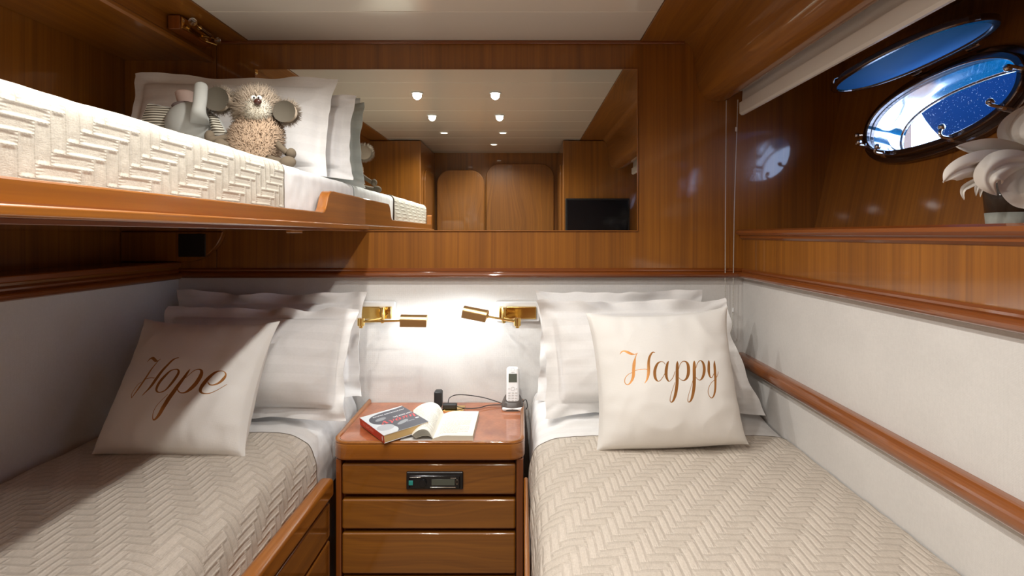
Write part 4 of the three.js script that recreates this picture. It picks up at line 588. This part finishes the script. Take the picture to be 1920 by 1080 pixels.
{ const o = V3(-0.745, TB + 0.012, 0.385), t = thing('plush_mouse', 'shaggy beige plush mouse with grey ears sitting against the bunk pillow', 'toy', o.toArray());
  const W = (px, py, Z) => P(px, py, Z).sub(o), fur = flat(0.46, 0.33, 0.225, 0.95), furHead = flat(0.45, 0.36, 0.27, 0.95), cream = flat(0.75, 0.7, 0.58, 0.95), grey = flat(0.1, 0.085, 0.062, 0.9), limb = flat(0.14, 0.108, 0.072, 0.9);
  const bq = new THREE.Quaternion().setFromEuler(new THREE.Euler(-0.35, 0, -0.12)), bc = W(478, 268, 1.6), hc = W(482, 205, 1.62);
  const body = new THREE.SphereGeometry(1, 28, 20); body.scale(0.066, 0.092, 0.05); body.applyQuaternion(bq); body.translate(...bc.toArray()); mesh('body', body, fur, t);
  furTufts('body_fur', ellSurf(bc, [0.066, 0.092, 0.05], bq), 9000, 0.014, 0.0026, fur, t, 3);
  mesh('head', ball(...hc.toArray(), 0.052, 0.05, 0.048), furHead, t); furTufts('head_fur', ellSurf(hc, [0.052, 0.05, 0.048]), 5200, 0.022, 0.0013, furHead, t, 5);
  const fc = W(482, 208, 1.585); mesh('muzzle', ball(...fc.toArray(), 0.034, 0.034, 0.026), cream, t); furTufts('muzzle_fur', ellSurf(fc, [0.034, 0.034, 0.026]), 3000, 0.008, 0.0011, cream, t, 6);
  const np = W(483, 191, 1.552); mesh('nose', ball(...np.toArray(), 0.0105, 0.0085, 0.0085), flat(0.06, 0.022, 0.015, 0.25), t);
  for (const dx of [-6, 5]) { const ep = W(481 + dx, 184, 1.562), e = mesh('eye', ball(...ep.toArray(), 0.0075), flat(0.8, 0.8, 0.78, 0.3), t); const q = W(481 + dx * 0.8, 183, 1.552); mesh('pupil', ball(...q.toArray(), 0.0026), M.blackGloss, e); }
  for (const [ax, ay, bx, by, rr] of [[442, 190, 411, 188, 0.033], [513, 209, 537, 211, 0.03]]) { const a = W(ax, ay, 1.6), c = W(bx, by, 1.6), g = gridGeo(24, 10, (u, v) => { const th = u * 6.2832, k = v, d = V3(Math.cos(th) * rr * 1.05 * k, Math.sin(th) * rr * k, -0.01 * (1 - k * k) + 0.016); return [c.x + d.x, c.y + d.y, c.z + d.z]; });
    const e = mesh('ear', g, Object.assign(grey.clone(), { side: THREE.DoubleSide }), t); mesh('ear_back', ball(c.x, c.y, c.z - 0.007, rr * 1.03, rr * 0.98, 0.009), furHead, e); mesh('ear_root', rod(a, c.clone().add(V3(0, 0, -0.006)), 0.012, 0.01), furHead, e);
    furTufts('ear_fur', (r) => { const th = r() * 6.2832, n = V3(Math.cos(th), Math.sin(th), -0.5 * r()).normalize(); return { p: V3(c.x + Math.cos(th) * rr * 1.02, c.y + Math.sin(th) * rr * 0.98, c.z - 0.006 * r()), n }; }, 700, 0.012, 0.0009, furHead, e, 9); }
  mesh('arm', [tube([W(446, 246, 1.6), W(425, 258, 1.57), W(400, 262, 1.55), W(392, 258, 1.55)], 0.0105, 20), ball(...W(393, 256, 1.55).toArray(), 0.013, 0.017, 0.013)], limb, t);
  mesh('arm', [tube([W(508, 250, 1.6), W(522, 272, 1.58), W(540, 288, 1.56)], 0.0085, 20), ball(...W(546, 288, 1.56).toArray(), 0.013, 0.015, 0.013)], limb, t);
  mesh('leg', [tube([W(500, 298, 1.58), W(520, 305, 1.55), W(536, 306, 1.53)], 0.014, 20), ball(...W(540, 304, 1.53).toArray(), 0.021, 0.016, 0.016)], limb, t);
  mesh('leg', [tube([W(450, 290, 1.58), W(425, 275, 1.55), W(412, 268, 1.54)], 0.013, 20), ball(...W(412, 270, 1.54).toArray(), 0.016, 0.015, 0.015)], limb, t); }
{ const o = V3(-0.92, TB + 0.012, 0.36), t = thing('plush_elephant', 'pale grey plush elephant with striped ears and raised trunk on the bunk', 'toy', o.toArray());
  const W = (px, py, Z) => P(px, py, Z).sub(o), skin = flat(0.38, 0.385, 0.36, 0.9), pink = flat(0.55, 0.42, 0.37, 0.9), dark = flat(0.17, 0.13, 0.12, 0.9);
  const strip = dataTex(64, 64, (u, v) => ((v * 4) % 1 < 0.5 ? [0.78, 0.76, 0.7] : [0.33, 0.3, 0.25]), true, [1 / 0.03, 1 / 0.03]), sm = new THREE.MeshStandardMaterial({ map: strip, roughness: 0.9, side: THREE.DoubleSide });
  const hc = W(358, 234, 1.62); mesh('head', ball(...hc.toArray(), 0.066, 0.063, 0.058, 32), skin, t);
  mesh('body', ball(...W(350, 258, 1.66).toArray(), 0.07, 0.06, 0.07, 28), skin, t);
  const tp = [W(376, 240, 1.625), W(374, 226, 1.565), W(372, 210, 1.545), W(375, 190, 1.55), W(377, 164, 1.57)], tc = new THREE.CatmullRomCurve3(tp), N = 26;
  mesh('trunk', [gridGeo(20, N, (u, v) => { const vv = Math.min(v, 0.86) / 0.86, p = tc.getPoint(vv), rr = v > 0.86 ? 0.017 * Math.sqrt(Math.max(0, 1 - ((v - 0.86) / 0.14) ** 2)) : mix(0.027, 0.017, Math.min(1, vv * 1.6)), up = v > 0.86 ? 0.016 * (v - 0.86) / 0.14 : 0; return [p.x + Math.cos(u * 6.2832) * rr, p.y + up, p.z - Math.sin(u * 6.2832) * rr]; })], Object.assign(skin.clone(), { side: THREE.DoubleSide }), t);
  const ear = (pts, nm) => { const c = pts.map(([x, y, Z]) => W(x, y, Z)); const g = gridGeo(14, 14, (u, v) => { const a = c[0].clone().lerp(c[1], u), b = c[3].clone().lerp(c[2], u), p = a.lerp(b, v); p.z += 0.014 * Math.sin(Math.PI * u) * Math.sin(Math.PI * v); return [p.x, p.y, p.z, u * 0.08, p.y]; }); const e = mesh(nm, g, sm, t, 'grey and cream striped ear'); const back = gridGeo(14, 14, (u, v) => { const a = c[0].clone().lerp(c[1], u), b = c[3].clone().lerp(c[2], u), p = a.lerp(b, v); p.z += 0.014 * Math.sin(Math.PI * u) * Math.sin(Math.PI * v) - 0.008; return [p.x, p.y + 0.003, p.z]; }); mesh('ear_back', back, Object.assign(skin.clone(), { side: THREE.DoubleSide }), e); };
  ear([[262, 232, 1.6], [318, 248, 1.6], [320, 203, 1.62], [277, 194, 1.62]], 'ear'); ear([[398, 256, 1.58], [424, 250, 1.58], [409, 222, 1.6], [390, 210, 1.61]], 'ear');
  mesh('leg', [rod(W(352, 200, 1.68), W(347, 176, 1.68), 0.024, 0.026, 20), ball(...W(347, 176, 1.68).toArray(), 0.026, 0.012, 0.026)], pink, t, 'pink raised leg'); mesh('mouth', ball(...W(345, 199, 1.62).toArray(), 0.034, 0.014, 0.02), dark, t); }

scene.traverse((o) => { if (o.isMesh) { o.castShadow = true; o.receiveShadow = true; } });
renderer.render(scene, camera);
